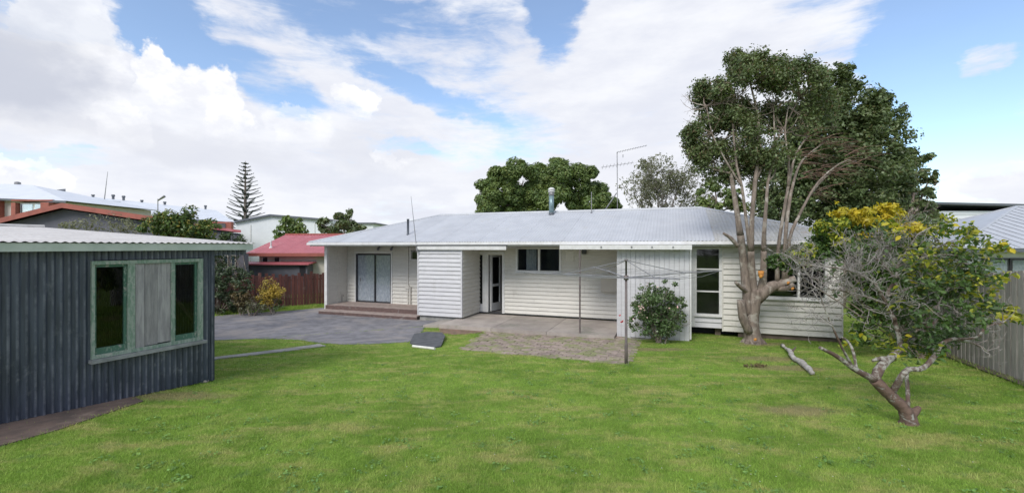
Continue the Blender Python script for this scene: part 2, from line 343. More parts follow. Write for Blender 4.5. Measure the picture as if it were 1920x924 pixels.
def drape(name, poly, lift, mat, parent=None, kind='structure', cell=.5, thick=.04, wob=0.0):
    import bmesh
    bm = bmesh.new(); pts = []
    n = len(poly)
    for i in range(n):                    # finer, slightly wandering edge
        a, b = poly[i], poly[(i+1) % n]; L = math.dist(a, b); k = max(1, int(L/.35)) if wob else 1
        for j in range(k):
            f = j/k; w = random.uniform(-wob, wob) if wob and L > .5 else 0
            pts.append((a[0]+(b[0]-a[0])*f+w, a[1]+(b[1]-a[1])*f+w*.6))
    vs = [bm.verts.new((x, y, 0)) for x, y in pts]; bm.faces.new(vs)
    xs = [p[0] for p in pts]; ys = [p[1] for p in pts]
    for ax, lo, hi in ((0, min(xs), max(xs)), (1, min(ys), max(ys))):
        c = lo+cell
        while c < hi:
            co_ = (c, 0, 0) if ax == 0 else (0, c, 0); no = (1, 0, 0) if ax == 0 else (0, 1, 0)
            bmesh.ops.bisect_plane(bm, geom=bm.verts[:]+bm.edges[:]+bm.faces[:], plane_co=co_, plane_no=no); c += cell
    for v in bm.verts: v.co.z = g(v.co.x, v.co.y)+lift
    bmesh.ops.triangulate(bm, faces=bm.faces[:])
    bmesh.ops.recalc_face_normals(bm, faces=bm.faces[:])
    if sum(f.normal.z for f in bm.faces) < 0: bmesh.ops.reverse_faces(bm, faces=bm.faces[:])
    be = [e for e in bm.edges if len(e.link_faces) == 1]
    r = bmesh.ops.extrude_edge_only(bm, edges=be)
    for v in [q for q in r['geom'] if isinstance(q, bmesh.types.BMVert)]: v.co.z -= thick
    me = bpy.data.meshes.new(name); bm.to_mesh(me); bm.free()
    o = link(name, me, (0, 0, 0), parent, mat)
    if kind and parent is None: o['kind'] = kind
    return o
def boards(T, u0, u1, z0, z1, pitch, mat, parent, openings=(), name='weatherboard'):
    n = max(1, round((z1-z0)/pitch)); h = (z1-z0)/n
    for i in range(n):
        a, b = z0+i*h, z0+(i+1)*h; segs = [(u0, u1)]
        for (oa, ob, za, zb) in openings:
            if za < (a+b)/2 < zb:
                ns = []
                for s_, e in segs:
                    if ob <= s_ or oa >= e: ns.append((s_, e)); continue
                    if oa > s_: ns.append((s_, oa))
                    if ob < e: ns.append((ob, e))
                segs = ns
        sg = []
        for s_, e in segs:                # butt joints where boards meet end to end
            while e-s_ > 3.2 and name == 'weatherboard': q = s_+random.uniform(1.2, min(4.2, e-s_-.6)); sg.append((s_, q-.002)); s_ = q+.002
            sg.append((s_, e))
        for s_, e in sg:
            if e-s_ < .02: continue
            prof = [(0.0, a-.014), (.044, a-.014), (.046, a-.004), (.008, b-.004), (0.0, b-.004)]
            m = MB(); m.prism([T(s_, w, z) for w, z in prof], [T(e, w, z) for w, z in prof]); m.build(name, mat, parent)
def core(T, u0, u1, z0, z1, th, mat, parent, openings=(), name='wall_core'):
    m = MB(); u = u0
    for (oa, ob, za, zb) in sorted(openings):
        if oa > u: m.box(T, u, oa, -th, -.004, z0, z1)
        if za > z0: m.box(T, oa, ob, -th, -.004, z0, za)
        if zb < z1: m.box(T, oa, ob, -th, -.004, zb, z1)
        u = ob
    if u < u1: m.box(T, u, u1, -th, -.004, z0, z1)
    return m.build(name, mat, parent)
def window(T, u0, u1, z0, z1, parent, mulls=(), rails=(), fw=.05, mat=None, gmat=None, sill=True, name='window', proud=.055, back=-.09):
    mat = mat or M_trim; gmat = gmat or G_win
    m = MB()
    m.box(T, u0-fw, u0, back, proud, z0, z1); m.box(T, u1, u1+fw, back, proud, z0, z1)
    m.box(T, u0-fw, u1+fw, back, proud+.003, z1, z1+fw); m.box(T, u0-fw, u1+fw, back, proud+.003, z0-fw, z0)
    for q in mulls: m.box(T, q-fw*.5, q+fw*.5, back, proud-.006, z0, z1)
    w = m.build(name, mat, parent)
    us = [u0]+sorted(mulls)+[u1]; zs = [z0]+sorted(rails)+[z1]
    for q in rails:
        r = MB(); r.box(T, u0, u1, back, proud-.012, q-fw*.4, q+fw*.4); r.build('rail', mat, w)
    if sill:
        r = MB(); r.box(T, u0-fw-.03, u1+fw+.03, .0, proud+.04, z0-fw-.035, z0-fw-.002); r.build('sill', mat, w)
    for i in range(len(us)-1):
        for j in range(len(zs)-1):
            r = MB(); r.box(T, us[i]+.001, us[i+1]-.001, .002, .008, zs[j]+.001, zs[j+1]-.001); r.build('pane', gmat, w)
    return w
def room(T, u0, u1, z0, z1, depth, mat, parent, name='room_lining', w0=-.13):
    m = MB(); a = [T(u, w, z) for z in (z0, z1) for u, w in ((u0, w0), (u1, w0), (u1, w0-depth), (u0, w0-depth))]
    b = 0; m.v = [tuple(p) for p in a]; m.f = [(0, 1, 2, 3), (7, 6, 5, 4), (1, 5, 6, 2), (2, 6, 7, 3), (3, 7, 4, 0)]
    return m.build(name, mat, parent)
def corr(fn, t0, t1, s0, s1, pitch, amp, mat, parent, name, nseg=1, sides=6):
    """corrugated sheet: fn(t, s, h) -> point; waves along t, rows along s; s0/s1 numbers or functions of t"""
    n = max(2, int((t1-t0)/pitch*sides)); m = MB()
    f0 = s0 if callable(s0) else (lambda t: s0); f1 = s1 if callable(s1) else (lambda t: s1)
    for i in range(n+1):
        t = t0+(t1-t0)*i/n; h = amp*math.cos(2*math.pi*t/pitch)
        for j in range(nseg+1): q = f0(t)+(f1(t)-f0(t))*j/nseg; m.v.append(tuple(fn(t, q, h)))
    k = nseg+1
    m.f = [(i*k+j, (i+1)*k+j, (i+1)*k+j+1, i*k+j+1) for i in range(n) for j in range(nseg)]
    return m.build(name, mat, parent, smooth=True)
# ---- foliage
def leaves(clusters, llen, lwid, sub=.28, up=.35, k_sub=None, shell=.6, droop=0.0):
    """clusters: (centre, (rx,ry,rz), n). Leaves sit on many small clumps spread through the ellipsoids."""
    out = []
    for c, r, n in clusters:
        r = np.array(r if hasattr(r, '__len__') else (r, r, r), float); ks = k_sub or max(3, int(n/45))
        d = RNG.normal(size=(ks, 3)); d /= np.linalg.norm(d, axis=1)[:, None]
        cen = np.array(c)+d*r*(RNG.uniform(.15, 1, (ks, 1))**.45)
        sr = sub*r.mean()*RNG.uniform(.6, 1.35, ks)
        idx = RNG.integers(0, ks, n); e = RNG.normal(size=(n, 3)); e /= np.linalg.norm(e, axis=1)[:, None]
        rad = RNG.uniform(shell, 1.12, (n, 1))
        p = cen[idx]+e*sr[idx][:, None]*rad*np.array([1, 1, .8])
        nor = e*.8+np.array([0, 0, up])+RNG.normal(size=(n, 3))*.45; nor /= np.linalg.norm(nor, axis=1)[:, None]
        ax = np.cross(nor, RNG.normal(size=(n, 3))); ax[:, 2] -= droop; ax /= np.linalg.norm(ax, axis=1)[:, None]
        sd_ = np.cross(nor, ax); L = llen*RNG.uniform(.6, 1.3, (n, 1)); Wd = lwid*RNG.uniform(.7, 1.3, (n, 1))
        q = np.stack([p-ax*L*.5, p+sd_*Wd*.5+nor*Wd*.12, p+ax*L*.5, p-sd_*Wd*.5+nor*Wd*.12], 1)
        out.append(q.reshape(-1, 3))
    return np.concatenate(out)
def foliage(clusters, llen, lwid, mat, parent, name='crown', **k):
    o = np_mesh(name, leaves(clusters, llen, lwid, **k), 4, mat, parent)
    if parent is not None: o['kind'] = 'stuff'
    return o
def grow(mb, p, d, L, r, depth, spread=.55, up=.12, tips=None, n=(2, 3), seg=3, wob=.18, shrink=.68, sides=5, rmin=.003):
    p = Vector(p); d = Vector(d).normalized(); pts = [p.copy()]; rr = [r]
    for i in range(seg):
        d = (d+Vector((random.gauss(0, wob), random.gauss(0, wob), random.gauss(0, wob)+up))).normalized()
        p = p+d*L/seg; pts.append(p.copy()); rr.append(max(rmin, r*(1-.4*(i+1)/seg)))
    mb.tube(pts, rr, sides if depth > 0 else 3, cap=False)
    if tips is not None: tips.append((pts[-1], depth))
    if depth <= 0: return
    for i in range(random.randint(*n)):
        q = pts[random.randint(max(1, seg-1), seg)] if i else pts[-1]
        nd = (d+Vector((random.gauss(0, spread), random.gauss(0, spread), random.gauss(0, spread)*.7))).normalized()
        grow(mb, q, nd, L*shrink*random.uniform(.75, 1.2), rr[-1]*.75, depth-1, spread, up, tips, n, seg, wob, shrink, sides, rmin)
def smooth_path(pts, rad, k=4):
    pts = [Vector(p) for p in pts]; o = []; ro = []
    for i in range(len(pts)-1):
        p0, p1, p2, p3 = pts[max(i-1, 0)], pts[i], pts[i+1], pts[min(i+2, len(pts)-1)]
        for j in range(k):
            t = j/k; o.append(.5*((2*p1)+(p2-p0)*t+(2*p0-5*p1+4*p2-p3)*t*t+(3*p1-p0-3*p2+p3)*t**3)); ro.append(rad[i]+(rad[i+1]-rad[i])*t)
    o.append(pts[-1]); ro.append(rad[-1]); return o, ro
# ================================================================== GROUND
def build_ground():
    xs = [-900, -300, -120, -60, -35, -24]+list(np.arange(-20, 20.01, .5))+[24, 35, 60, 120, 300, 900]
    ys = [-60, -25, -8, -3]+list(np.arange(-1, 24.01, .5))+[28, 35, 50, 80, 150, 400, 1500]
    m = MB(); m.v = [(x, y, g(x, y)) for y in ys for x in xs]; n = len(xs)
    m.f = [(j*n+i, j*n+i+1, (j+1)*n+i+1, (j+1)*n+i) for j in range(len(ys)-1) for i in range(n-1)]
    mat = bpy.data.materials.new('lawn_ground'); mat.use_nodes = True; t = NT(mat.node_tree); p = t.n['Principled BSDF']
    pos = t.node('ShaderNodeNewGeometry').outputs['Position']
    c = grass_col(t, pos, .8); t.put(p.inputs['Base Color'], c); p.inputs['Roughness'].default_value = .9; p.inputs['Specular IOR Level'].default_value = .1
    b = t.node('ShaderNodeBump'); b.inputs['Strength'].default_value = .8; b.inputs['Distance'].default_value = .03
    t.l.new(t.noise(pos, 45, 5, .7), b.inputs['Height']); t.l.new(b.outputs[0], p.inputs['Normal'])
    o = m.build('ground', mat, smooth=True); o['kind'] = 'structure'; return o
BARE = []                                 # bare, trodden or straw patches: (x, y, rx, ry)
for px, py, rx, ry in [(1480, 690, .8, .35), (1425, 645, .9, .3), (1230, 655, .9, .3), (850, 622, .8, .35), (330, 742, .8, .25), (1500, 770, .55, .25), (1440, 672, .9, .35)]:
    x, y = G(px, py); BARE.append((x, y, rx, ry))
def grass_col(t, pos, mul=1.0):
    a = t.noise(pos, .9, 6, .62); b = t.noise(t.mapping(pos, loc=(9, 4, 0)), 2.6, 7, .68); c = t.noise(t.mapping(pos, loc=(3, 8, 0)), 9, 6, .65)
    col = t.mix(t.sstep(a, .35, .65), tuple(x*mul for x in (.175, .285, .045)), tuple(x*mul for x in (.245, .375, .066)))
    b2 = t.noise(t.mapping(pos, (.55, 1.5, 1), loc=(2, 7, 0)), 1.7, 8, .7)
    col = t.mix(t.m('MULTIPLY', t.sstep(b, .44, .70), .65), col, tuple(x*mul for x in (.42, .45, .14)))
    col = t.mix(t.m('MULTIPLY', t.sstep(b2, .49, .66), .68), col, tuple(x*mul for x in (.45, .41, .17)))
    col = t.mix(t.m('MULTIPLY', t.sstep(t.noise(t.mapping(pos, loc=(5, 1, 0)), 4.5, 6, .7), .56, .66), .45), col, tuple(x*mul for x in (.12, .22, .09)))
    col = t.mix(t.m('MULTIPLY', t.sstep(c, .5, .7), .5), col, tuple(x*mul for x in (.125, .24, .034)))
    sx = t.node('ShaderNodeSeparateXYZ'); t.put(sx.inputs[0], t.mix(.06, pos, t.noise(pos, 1.6, 5, .7, out=1)))
    sx2 = t.node('ShaderNodeSeparateXYZ'); t.l.new(pos, sx2.inputs[0])
    w = t.m('MULTIPLY', t.m('SUBTRACT', t.noise(pos, 2.2, 5, .7), .5), 1.6)
    for (x, y, rx, ry) in BARE:
        u = t.m('DIVIDE', t.m('SUBTRACT', sx2.outputs[0], x), rx); v = t.m('DIVIDE', t.m('SUBTRACT', sx2.outputs[1], y), ry)
        d = t.m('ADD', t.m('SQRT', t.m('ADD', t.m('MULTIPLY', u, u), t.m('MULTIPLY', v, v))), w)
        col = t.mix(t.m('MULTIPLY', t.sstep(d, .4, 1.3, 1.0, 0.0), .6), col, tuple(x*mul for x in (.34, .26, .16)))
    return col
build_ground()
drive = [G(-300, 590), G(200, 592), G(398, 593), G(470, 587), G(540, 583), G(606, 577), H(18.0, .4, 0)[:2], H(17.9, 1.3, 0)[:2], H(11.5, 1.0, 0)[:2], H(11.5, -.9, 0)[:2], H(12.2, -1.2, 0)[:2], G(800, 612), G(788, 625), G(768, 641), G(700, 645), G(640, 646), G(600, 643), G(560, 637), G(480, 635), G(398, 638), G(200, 640), G(-300, 640)]
drape('driveway', drive, .012, M_asph, wob=.04)
path = [G(380, 673), G(430, 667), G(520, 656), G(598, 645.5), G(612, 649), G(520, 661), G(430, 671.5), G(380, 678)]
drape('garden_path', path, .02, M_conc)
dirt = [G(-120, 800), G(60, 770), G(190, 745), G(245, 742), G(270, 752), G(215, 770), G(110, 806), G(20, 832), G(-120, 870)]
drape('bare_soil', dirt, .012, M_dirt, wob=.03)
sub = [G(822, 612), G(900, 616), G(905, 624), G(850, 628), G(826, 624)]
drape('bare_soil', sub, .014, pm('red_soil', (.24, .15, .11), (.15, .11, .07), .95, 6, bump=.6), wob=.03)
# ---- patio of old pavers
pat = [G(915, 618), G(1165, 631), G(1200, 640), G(1178, 684), G(1000, 668), G(862, 655)]
po = drape('patio', pat, .008, M_joint)
WL['patio'] = Vector((0, 0, 0))
def pavers():
    mesh = []
    for k in range(6):
        m = MB(); q = [random.uniform(-.012, .012) for _ in range(8)]
        m.prism([(-.135+q[0], -.09+q[1], -.03), (.135+q[2], -.09+q[3], -.03), (.135+q[4], .09+q[5], -.03), (-.135+q[6], .09+q[7], -.03)],
                [(-.13+q[0], -.085+q[1], .012), (.13+q[2], -.085+q[3], .012+q[0]*.5), (.13+q[4], .085+q[5], .012), (-.13+q[6], .085+q[7], .012+q[4]*.5)])
        me = bpy.data.meshes.new('paver'); me.from_pydata(m.v, [], m.f); me.materials.append(M_paver); mesh.append(me)
    c = H(8, -3, 0)
    k = 0
    for i in range(-16, 18):
        for j in range(-12, 12):
            s = 8+i*.285+(.14 if j % 2 else 0); v = -3+j*.195; x, y, _ = H(s, v, 0)
            if not inpoly(np.array([x]), np.array([y]), pat)[0] or k >= 295 or random.random() < .04: continue
            o = bpy.data.objects.new('paver', random.choice(mesh)); COL.objects.link(o); o.parent = po
            o.location = (x, y, g(x, y)+.008+random.uniform(-.006, .006)); o.rotation_euler = (random.uniform(-.03, .03), random.uniform(-.03, .03), -R_(19.9)+random.uniform(-.04, .04)); k += 1
pavers()
# ================================================================== MAIN HOUSE
ZB, ZE = .22, 2.74                       # weatherboard bottom, soffit
house = thing('house', 'long single-storey white weatherboard house with grey hipped iron roof behind the lawn', 'house', H(8.9, 3.2, 0))
SH_ = lambda px, v: hs(px, v)
def build_house():
    hp = house
    # -- right wing wall (front face, v = 0)
    sA = hs(1354, 0)
    w0, w1 = hs(1546, 0), hs(1434, 0); wz0, wz1 = hz(1497, 557, 0), 2.42
    op = [(w0-.05, w1+.05, wz0-.05, wz1+.05)]
    T = TF(0); core(T, 0, sA, ZB, ZE, .1, M_board, hp, op); boards(T, .03, sA-.03, ZB, ZE-.02, .165, M_board, hp, op)
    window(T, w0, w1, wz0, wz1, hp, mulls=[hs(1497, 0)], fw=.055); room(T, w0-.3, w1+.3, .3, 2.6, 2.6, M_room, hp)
    for u in (0.0, sA-.03):
        m = MB(); m.box(T, u, u+.035, -.02, .05, ZB-.02, ZE-.005); m.build('corner_trim', M_board, hp)
    # -- end wall facing right
    T2 = TSr(0); core(T2, 0, 6.6, ZB, ZE, .1, M_board, hp)
    m = MB(); m.box(TF(0), -.0, 2.55, -.12, -.03, .0, ZB-.01); m.build('base_board', M_beam, hp)
    m = MB(); m.box(TSr(0), .15, 6.6, -.12, -.03, .0, ZB-.01); m.build('base_board', M_beam, hp)
    # -- tall three-pane window panel between wing and lean-to
    sB = 4.1; v = .04; T = TF(v); zb = ZB+.07
    a0, a1 = hs(1348, v), hs(1306, v); z0, z1 = hz(1327, 588, v), hz(1327, 467, v)
    op = [(a0-.045, a1+.045, z0-.045, z1+.045)]
    core(T, sA+.001, sB+1.6, zb, ZE, .1, M_board, hp, op)
    boards(T, sA+.01, sB+1.5, zb, ZE-.02, .165, M_boardw, hp, [(sA, a1+.045, z0-.045, z1+.045)])
    m = MB(); m.box(T, sA+.002, a0-.046, -.01, .045, z0-.05, ZE-.003); m.build('window_casing', M_trim, hp)
    m = MB(); m.box(T, a1+.046, a1+.17, -.01, .045, zb, ZE-.003); m.build('window_casing', M_trim, hp)
    window(T, a0, a1, z0, z1, hp, rails=[hz(1327, 546, v), hz(1327, 504.5, v)], fw=.045)
    room(T, a0-.3, a1+.4, .3, 2.7, 2.2, M_room, hp)
    m = MB(); m.box(lambda a, b, c: H(a, b, c), 2.6, 5.6, .5, .6, .0, .25); m.build('subfloor_shade', M_dark, hp)  # dark panel standing in for the shade of the open void under the floor
    for q in (3.0, 4.2): 
        m = MB(); m.box(lambda a, b, c: H(a, b, c), q, q+.15, .2, .35, .0, .25); m.build('pile', M_beam, hp)
    # -- porch back wall (v = 1.1) with window and open door
    V = 1.12; T = TF(V); sL, sR = 11.32, 5.2
    x0, x1 = hs(1049, V), hs(971, V); zz0, zz1 = hz(1010, 507, V), hz(1010, 467, V)
    c = MB(); q0, q1 = hs(1003, V), hs(984, V); n = 16
    for i in range(n+1): u = q0+(q1-q0)*i/n; c.v += [tuple(T(u, -.2+.02*math.sin(i*1.7), zz0)), tuple(T(u, -.2+.02*math.sin(i*1.7), zz1))]
    c.f = [(2*i, 2*i+2, 2*i+3, 2*i+1) for i in range(n)]; c.build('curtain', M_curt, hp, smooth=True)
    d0, d1 = hs(942, V), hs(896, V); dz1 = hz(920, 476, V)
    op = [(x0-.05, x1+.05, zz0-.05, zz1+.05), (d0-.03, d1, ZB-.05, dz1+.04)]
    core(T, sR, sL+.02, ZB-.05, 2.70, .1, M_board, hp, op); boards(T, sR, sL, ZB, 2.68, .145, M_board, hp, op)
    window(T, x0, x1, zz0, zz1, hp, mulls=[hs(1011, V)], fw=.075)
    room(T, x0-.6, x1+.4, .3, 2.6, 2.4, M_room, hp)
    m = MB(); m.box(T, d0-.10, d0-.005, -.1, .05, ZB-.04, dz1+.09); m.box(T, d0-.10, d1, -.1, .047, dz1, dz1+.085); m.box(T, hs(916, V), hs(905.5, V), -.1, .047, ZB-.04, dz1-.002)
    m.build('door_frame', M_trim, hp)
    m = MB(); m.box(T, d0, d1, -.1, .05, ZB-.06, ZB-.015); m.build('door_sill', M_dark, hp)
    m = MB(); m.box(T, hs(905.5, V)+.002, d1, -.03, -.02, ZB+.28, dz1-.002); m.build('sidelight_pane', G_win, hp)
    m = MB(); m.box(T, hs(905.5, V)+.002, d1, -.04, .02, ZB-.014, ZB+.278); m.build('sidelight_panel', M_boardw, hp)
    # open door leaf swung inwards
    s_h = hs(916, V)-.01; Td = lambda a, b, c: H(s_h-.02-a*.18-b, V+.1+a*.9, c)
    m = MB(); m.box(Td, 0, .1, 0, .04, ZB, dz1-.03); m.box(Td, .66, .76, 0, .04, ZB, dz1-.03); m.box(Td, .1, .66, .002, .038, ZB, ZB+.3); m.box(Td, .1, .66, .002, .038, 1.15, 1.25); m.box(Td, .1, .66, .002, .038, dz1-.13, dz1-.03)
    dl = m.build('door', M_trim, hp)
    m = MB(); m.box(Td, .1, .66, .016, .022, ZB+.3, 1.15); m.box(Td, .1, .66, .016, .022, 1.25, dz1-.13); m.build('door_pane', G_win, dl)
    room(T, d0-.5, d1+.2, ZB-.04, 2.6, 2.8, M_room, hp)
    # -- projecting block
    v = -.42; T = TF(v); b0, b1 = 11.32, 13.07
    core(T, b0, b1, ZB-.02, 2.62, .1, M_boardw, hp); boards(T, b0+.02, b1-.02, ZB, 2.60, .145, M_boardw, hp)
    T2 = TSr(b0); core(T2, v+.11, V-.05, ZB-.02, 2.62, .1, M_board, hp); boards(T2, v+.03, V-.04, ZB, 2.60, .145, M_board, hp)
    T3 = lambda u, w, z: H(b1+w, u, z); core(T3, v+.11, 1.3, ZB-.02, 2.62, .1, M_board, hp); boards(T3, v+.03, 1.3, ZB, 2.60, .145, M_boardw, hp)
    m = MB(); m.box(lambda a, b, c: H(a, b, c), b0+.02, b1-.02, v+.05, 1.2, -.05, ZB-.005); m.build('foundation', M_conc, hp)
    for (a, b) in ((b0-.03, b0+.025), (b1-.025, b1+.03)):
        m = MB(); m.box(T, a, b, -.03, .045, ZB-.01, 2.62); m.build('corner_trim', M_boardw, hp)
    # -- recessed wall beside the deck (v = 1.3)
    V2 = 1.3; T = TF(V2); e1 = 17.75
    s0, s1 = hs(732.5, V2), hs(670, V2); z0, z1 = .32, hz(700, 477, V2)
    p0, p1 = 13.12, hs(770, V2); pz0, pz1 = hz(776, 488, V2), 2.62
    op = [(p0, p1, pz0, pz1), (s0-.07, s1+.07, z0-.03, z1+.07)]
    core(T, b1+.03, e1, .15, ZE, .1, M_board, hp, op); boards(T, b1+.04, e1-.02, .27, ZE-.02, .15, M_board, hp, op)
    sd_ = window(T, s0+.0, s1, z0+.03, z1-.03, hp, mulls=[hs(703, V2)], fw=.045, mat=M_black, gmat=G_door, sill=False, name='sliding_door', proud=.03)
    m = MB(); m.box(T, s0-.11, s0-.046, -.05, .055, z0-.02, z1+.06); m.box(T, s1+.046, s1+.11, -.05, .055, z0-.02, z1+.06); m.box(T, s0-.11, s1+.11, -.05, .058, z1+.061, z1+.12); m.build('door_surround', M_trim, hp)
    m = MB(); m.box(T, hs(677, V2)-.01, hs(677, V2)+.015, .03, .06, 1.2, 1.35); m.build('handle', M_steel, sd_)
    c = MB(); n = 70
    for i in range(n+1):
        u = s0+(s1-s0)*i/n; w = -.055+.02*math.sin(i*1.9)
        c.v += [tuple(T(u, w, z0+.04)), tuple(T(u, w, z1))]
    c.f = [(2*i, 2*i+2, 2*i+3, 2*i+1) for i in range(n)]; c.build('curtain', M_curt, hp, smooth=True)
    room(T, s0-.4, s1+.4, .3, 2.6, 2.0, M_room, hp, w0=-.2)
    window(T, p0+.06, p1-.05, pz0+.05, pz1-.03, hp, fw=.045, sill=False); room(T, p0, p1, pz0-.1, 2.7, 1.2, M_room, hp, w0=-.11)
    m = MB(); m.box(T, hs(767, V2), hs(767, V2)+.05, .03, .07, .31, ZE-.03); m.build('corner_trim', M_board, hp)
    m = MB(); m.tube([T(hs(771, V2), .08, .31), T(hs(771, V2), .08, 1.05)], .035, 8); m.build('waste_pipe', M_board, hp)
    m = MB(); m.box(T, hs(768, V2)-.02, hs(762, V2), .03, .09, .95, 1.1); m.build('pipe_bracket', M_board, hp)
    # -- wing wall at the left end (facing right) of flat sheets; raised strips stand in for cast shadow lines
    T2 = TSr(e1); m = MB(); m.box(T2, .08, V2, -.1, -.002, .2, ZE); m.build('wing_wall', M_board, hp)
    m = MB(); m.box(T2, .06, .15, -.11, .02, .1, ZE); m.build('corner_trim', M_trim, hp)
    for zc in (1.05, 1.85):
        m = MB(); m.box(T2, .16, V2-.03, -.001, .015, zc, zc+.05); m.build('shadow_line_strip', M_board, hp)
    m = MB(); m.box(T2, .68, .73, -.001, .013, .32, ZE-.02); m.build('shadow_line_strip', M_board, hp)
    core(lambda u, w, z: H(e1+.1+w, u, z), .15, 6.6, .0, ZE, .1, M_board, hp)
    core(lambda u, w, z: H(u, 6.6+w, z), .0, e1, .0, ZE, .1, M_board, hp)
    # tap on wing wall
    m = MB(); m.tube([T2(.95, .02, .34), T2(.95, .02, .62), T2(.95, .1, .62), T2(.95, .1, .56)], .012, 6); m.build('garden_tap', M_steel, hp)
    # -- roof: four planes of corrugated sheets
    ev, e_r, e_l = -.52, -.52, 18.12; hd = 3.85; zE, zR = 2.86, 4.12; bk = ev+2*hd
    def fr(s, q, h): return H(s, ev+q, zE+(zR-zE)*q/hd+h)
    def bkf(s, q, h): return H(s, bk-q, zE+(zR-zE)*q/hd+h)
    def rt(v_, q, h): return H(e_r+q, v_, zE+(zR-zE)*q/hd+h)
    def lf(v_, q, h): return H(e_l-q, v_, zE+(zR-zE)*q/hd+h)
    def lim(s): return min(hd, max(.001, s-e_r), max(.001, e_l-s))
    def limv(v_): return max(.001, min(v_-ev, bk-v_))
    def sheets(fn, a, b, L, w=.76):
        n = round((b-a)/w)
        for i in range(n):
            o = corr(fn, a+(b-a)*i/n, a+(b-a)*(i+1)/n+.03, 0, L, .0762*1.33, .0075+.0004*(i % 2), M_roof if i > 4 or fn is not fr else M_roofstain, hp, 'roof_sheet')
            o.location.z += .003*(i % 2)
    sheets(fr, e_r, e_l, lim); sheets(rt, ev, bk, limv); sheets(lf, ev, bk, limv, 1.54); sheets(bkf, e_r, e_l, lim, 1.55)
    def cap(a, b, r=.06):
        m = MB(); m.tube([a, b], r, 8); m.build('ridge_cap', M_roof, hp)
    cR, cL = H(e_r+hd, ev+hd, zR), H(e_l-hd, ev+hd, zR)
    cap(cR, cL); cap(H(e_r, ev, zE), cR, .045); cap(H(e_l, ev, zE), cL, .045); cap(H(e_r, bk, zE), cR, .045); cap(H(e_l, bk, zE), cL, .045)
    HB = lambda a, b, c: H(a, b, c)
    m = MB(); m.box(HB, e_r+.06, e_l-.06, ev+.08, bk-.08, ZE, ZE+.03); m.build('soffit', M_soffit, hp)
    m = MB(); m.box(HB, e_r+.03, e_l-.03, ev+.04, ev+.07, ZE-.03, zE-.02); m.box(HB, e_r+.03, e_r+.06, ev+.07, bk-.04, ZE-.03, zE-.02); m.box(HB, e_l-.06, e_l-.03, ev+.07, bk-.04, ZE-.03, zE-.02); m.build('fascia', M_trim, hp)
    m = MB()
    prof = [(-.05, zE-.005), (-.07, zE-.10), (.03, zE-.10), (.035, zE-.03), (.028, zE-.03), (.022, zE-.09), (-.06, zE-.09), (-.043, zE-.005)]
    m.prism([H(e_r-.03, ev+a, z) for a, z in prof], [H(e_l+.03, ev+a, z) for a, z in prof]); m.build('gutter', M_gutter, hp)
    m = MB(); m.prism([H(e_r+a, ev-.04, z) for a, z in prof], [H(e_r+a, bk, z) for a, z in prof]); m.build('gutter', M_gutter, hp)
    m = MB(); m.prism([H(e_l-a, ev-.04, z) for a, z in prof], [H(e_l-a, bk, z) for a, z in prof]); m.build('gutter', M_gutter, hp)
    # -- hood over block and door
    m = MB(); m.box(HB, hs(949, -.48), b1+.02, v-.09, V-.01, 2.635, 2.70); m.build('door_hood', M_trim, hp)
    m = MB(); m.box(HB, hs(949, -.48)-.02, b1+.03, v-.125, v-.092, 2.585, 2.715); m.build('hood_fascia', M_trim, hp)
    m = MB(); m.box(HB, hs(951, -.48), b1+.04, v-.14, v-.0, 2.722, 2.745); m.build('flashing', M_trimdk, hp)
    # -- awning over porch + lean-to of vertical boards
    c0, c1 = 3.9, 7.5; vf = -1.52
    m = MB(); m.hexa([H(c0, vf+.03, 2.68), H(c1, vf+.03, 2.68), H(c1, ev+.0, 2.72), H(c0, ev+.0, 2.72), H(c0, vf+.03, 2.70), H(c1, vf+.03, 2.70), H(c1, ev+.0, 2.74), H(c0, ev+.0, 2.74)]); m.build('awning_roof', M_roof, hp)
    m = MB(); m.box(HB, c0-.03, c1+.03, vf, vf+.028, 2.615, 2.745); m.build('awning_fascia', M_trim, hp)
    for q in np.linspace(c0+.1, c1-.1, 7):
        m = MB(); m.box(HB, q-.025, q+.025, vf+.03, ev, 2.63, 2.678); m.build('rafter', M_trim, hp)
    for q in (4.35, 4.9, 5.45, 6.3):
        m = MB(); m.box(HB, q-.02, q+.02, vf-.02, vf-.001, 2.66, 2.71); m.build('bracket', M_steel, hp)
    m = MB(); px_ = H(6.93, -1.47, 0); m.tube([(px_[0], px_[1], .1), (px_[0], px_[1], 2.615)], .025, 8); m.build('awning_post', M_pole, hp)
    l0, l1, vl = 3.92, 5.9, -1.16
    n = 15
    for i in range(n):
        a = l0+(l1-l0)*i/n; b = l0+(l1-l0)*(i+1)/n; z0 = .06+random.uniform(-.02, .02); w = .014 if i % 2 else .0
        m = MB(); m.box(HB, a+.004, b-.004, vl-w, vl+.02-w*.5, z0, 2.63); m.build('vertical_board', M_boardw, hp)
    m = MB(); m.box(HB, l0, l1, vl+.03, vl+.08, .1, 2.63); m.box(HB, l0, l0+.03, vl+.081, .0, .1, 2.63); m.box(HB, l1-.03, l1, vl+.081, 1.1, .1, 2.63); m.build('lean_to_wall', M_boardw, hp)
    m = MB(); m.box(HB, l0-.05, l0-.004, vl-.03, vl+.05, .12, 2.63); m.build('corner_trim', M_trim, hp)
    # meter box, wall panel, lights
    T = TF(V)
    m = MB(); m.box(T, 6.06, hs(1128, V), .035, .2, hz(1140, 546, V), hz(1140, 519, V)); m.build('meter_box', M_cream, hp)
    m = MB(); m.box(T, hs(1076, V), hs(1061, V), .035, .055, hz(1068, 490, V), hz(1068, 470, V)); m.build('wall_panel', M_board, hp)
    m = MB(); m.box(T, hs(1100, V), hs(1092, V), .035, .16, hz(1096, 476, V), hz(1096, 468, V)); m.build('wall_light', M_black, hp)
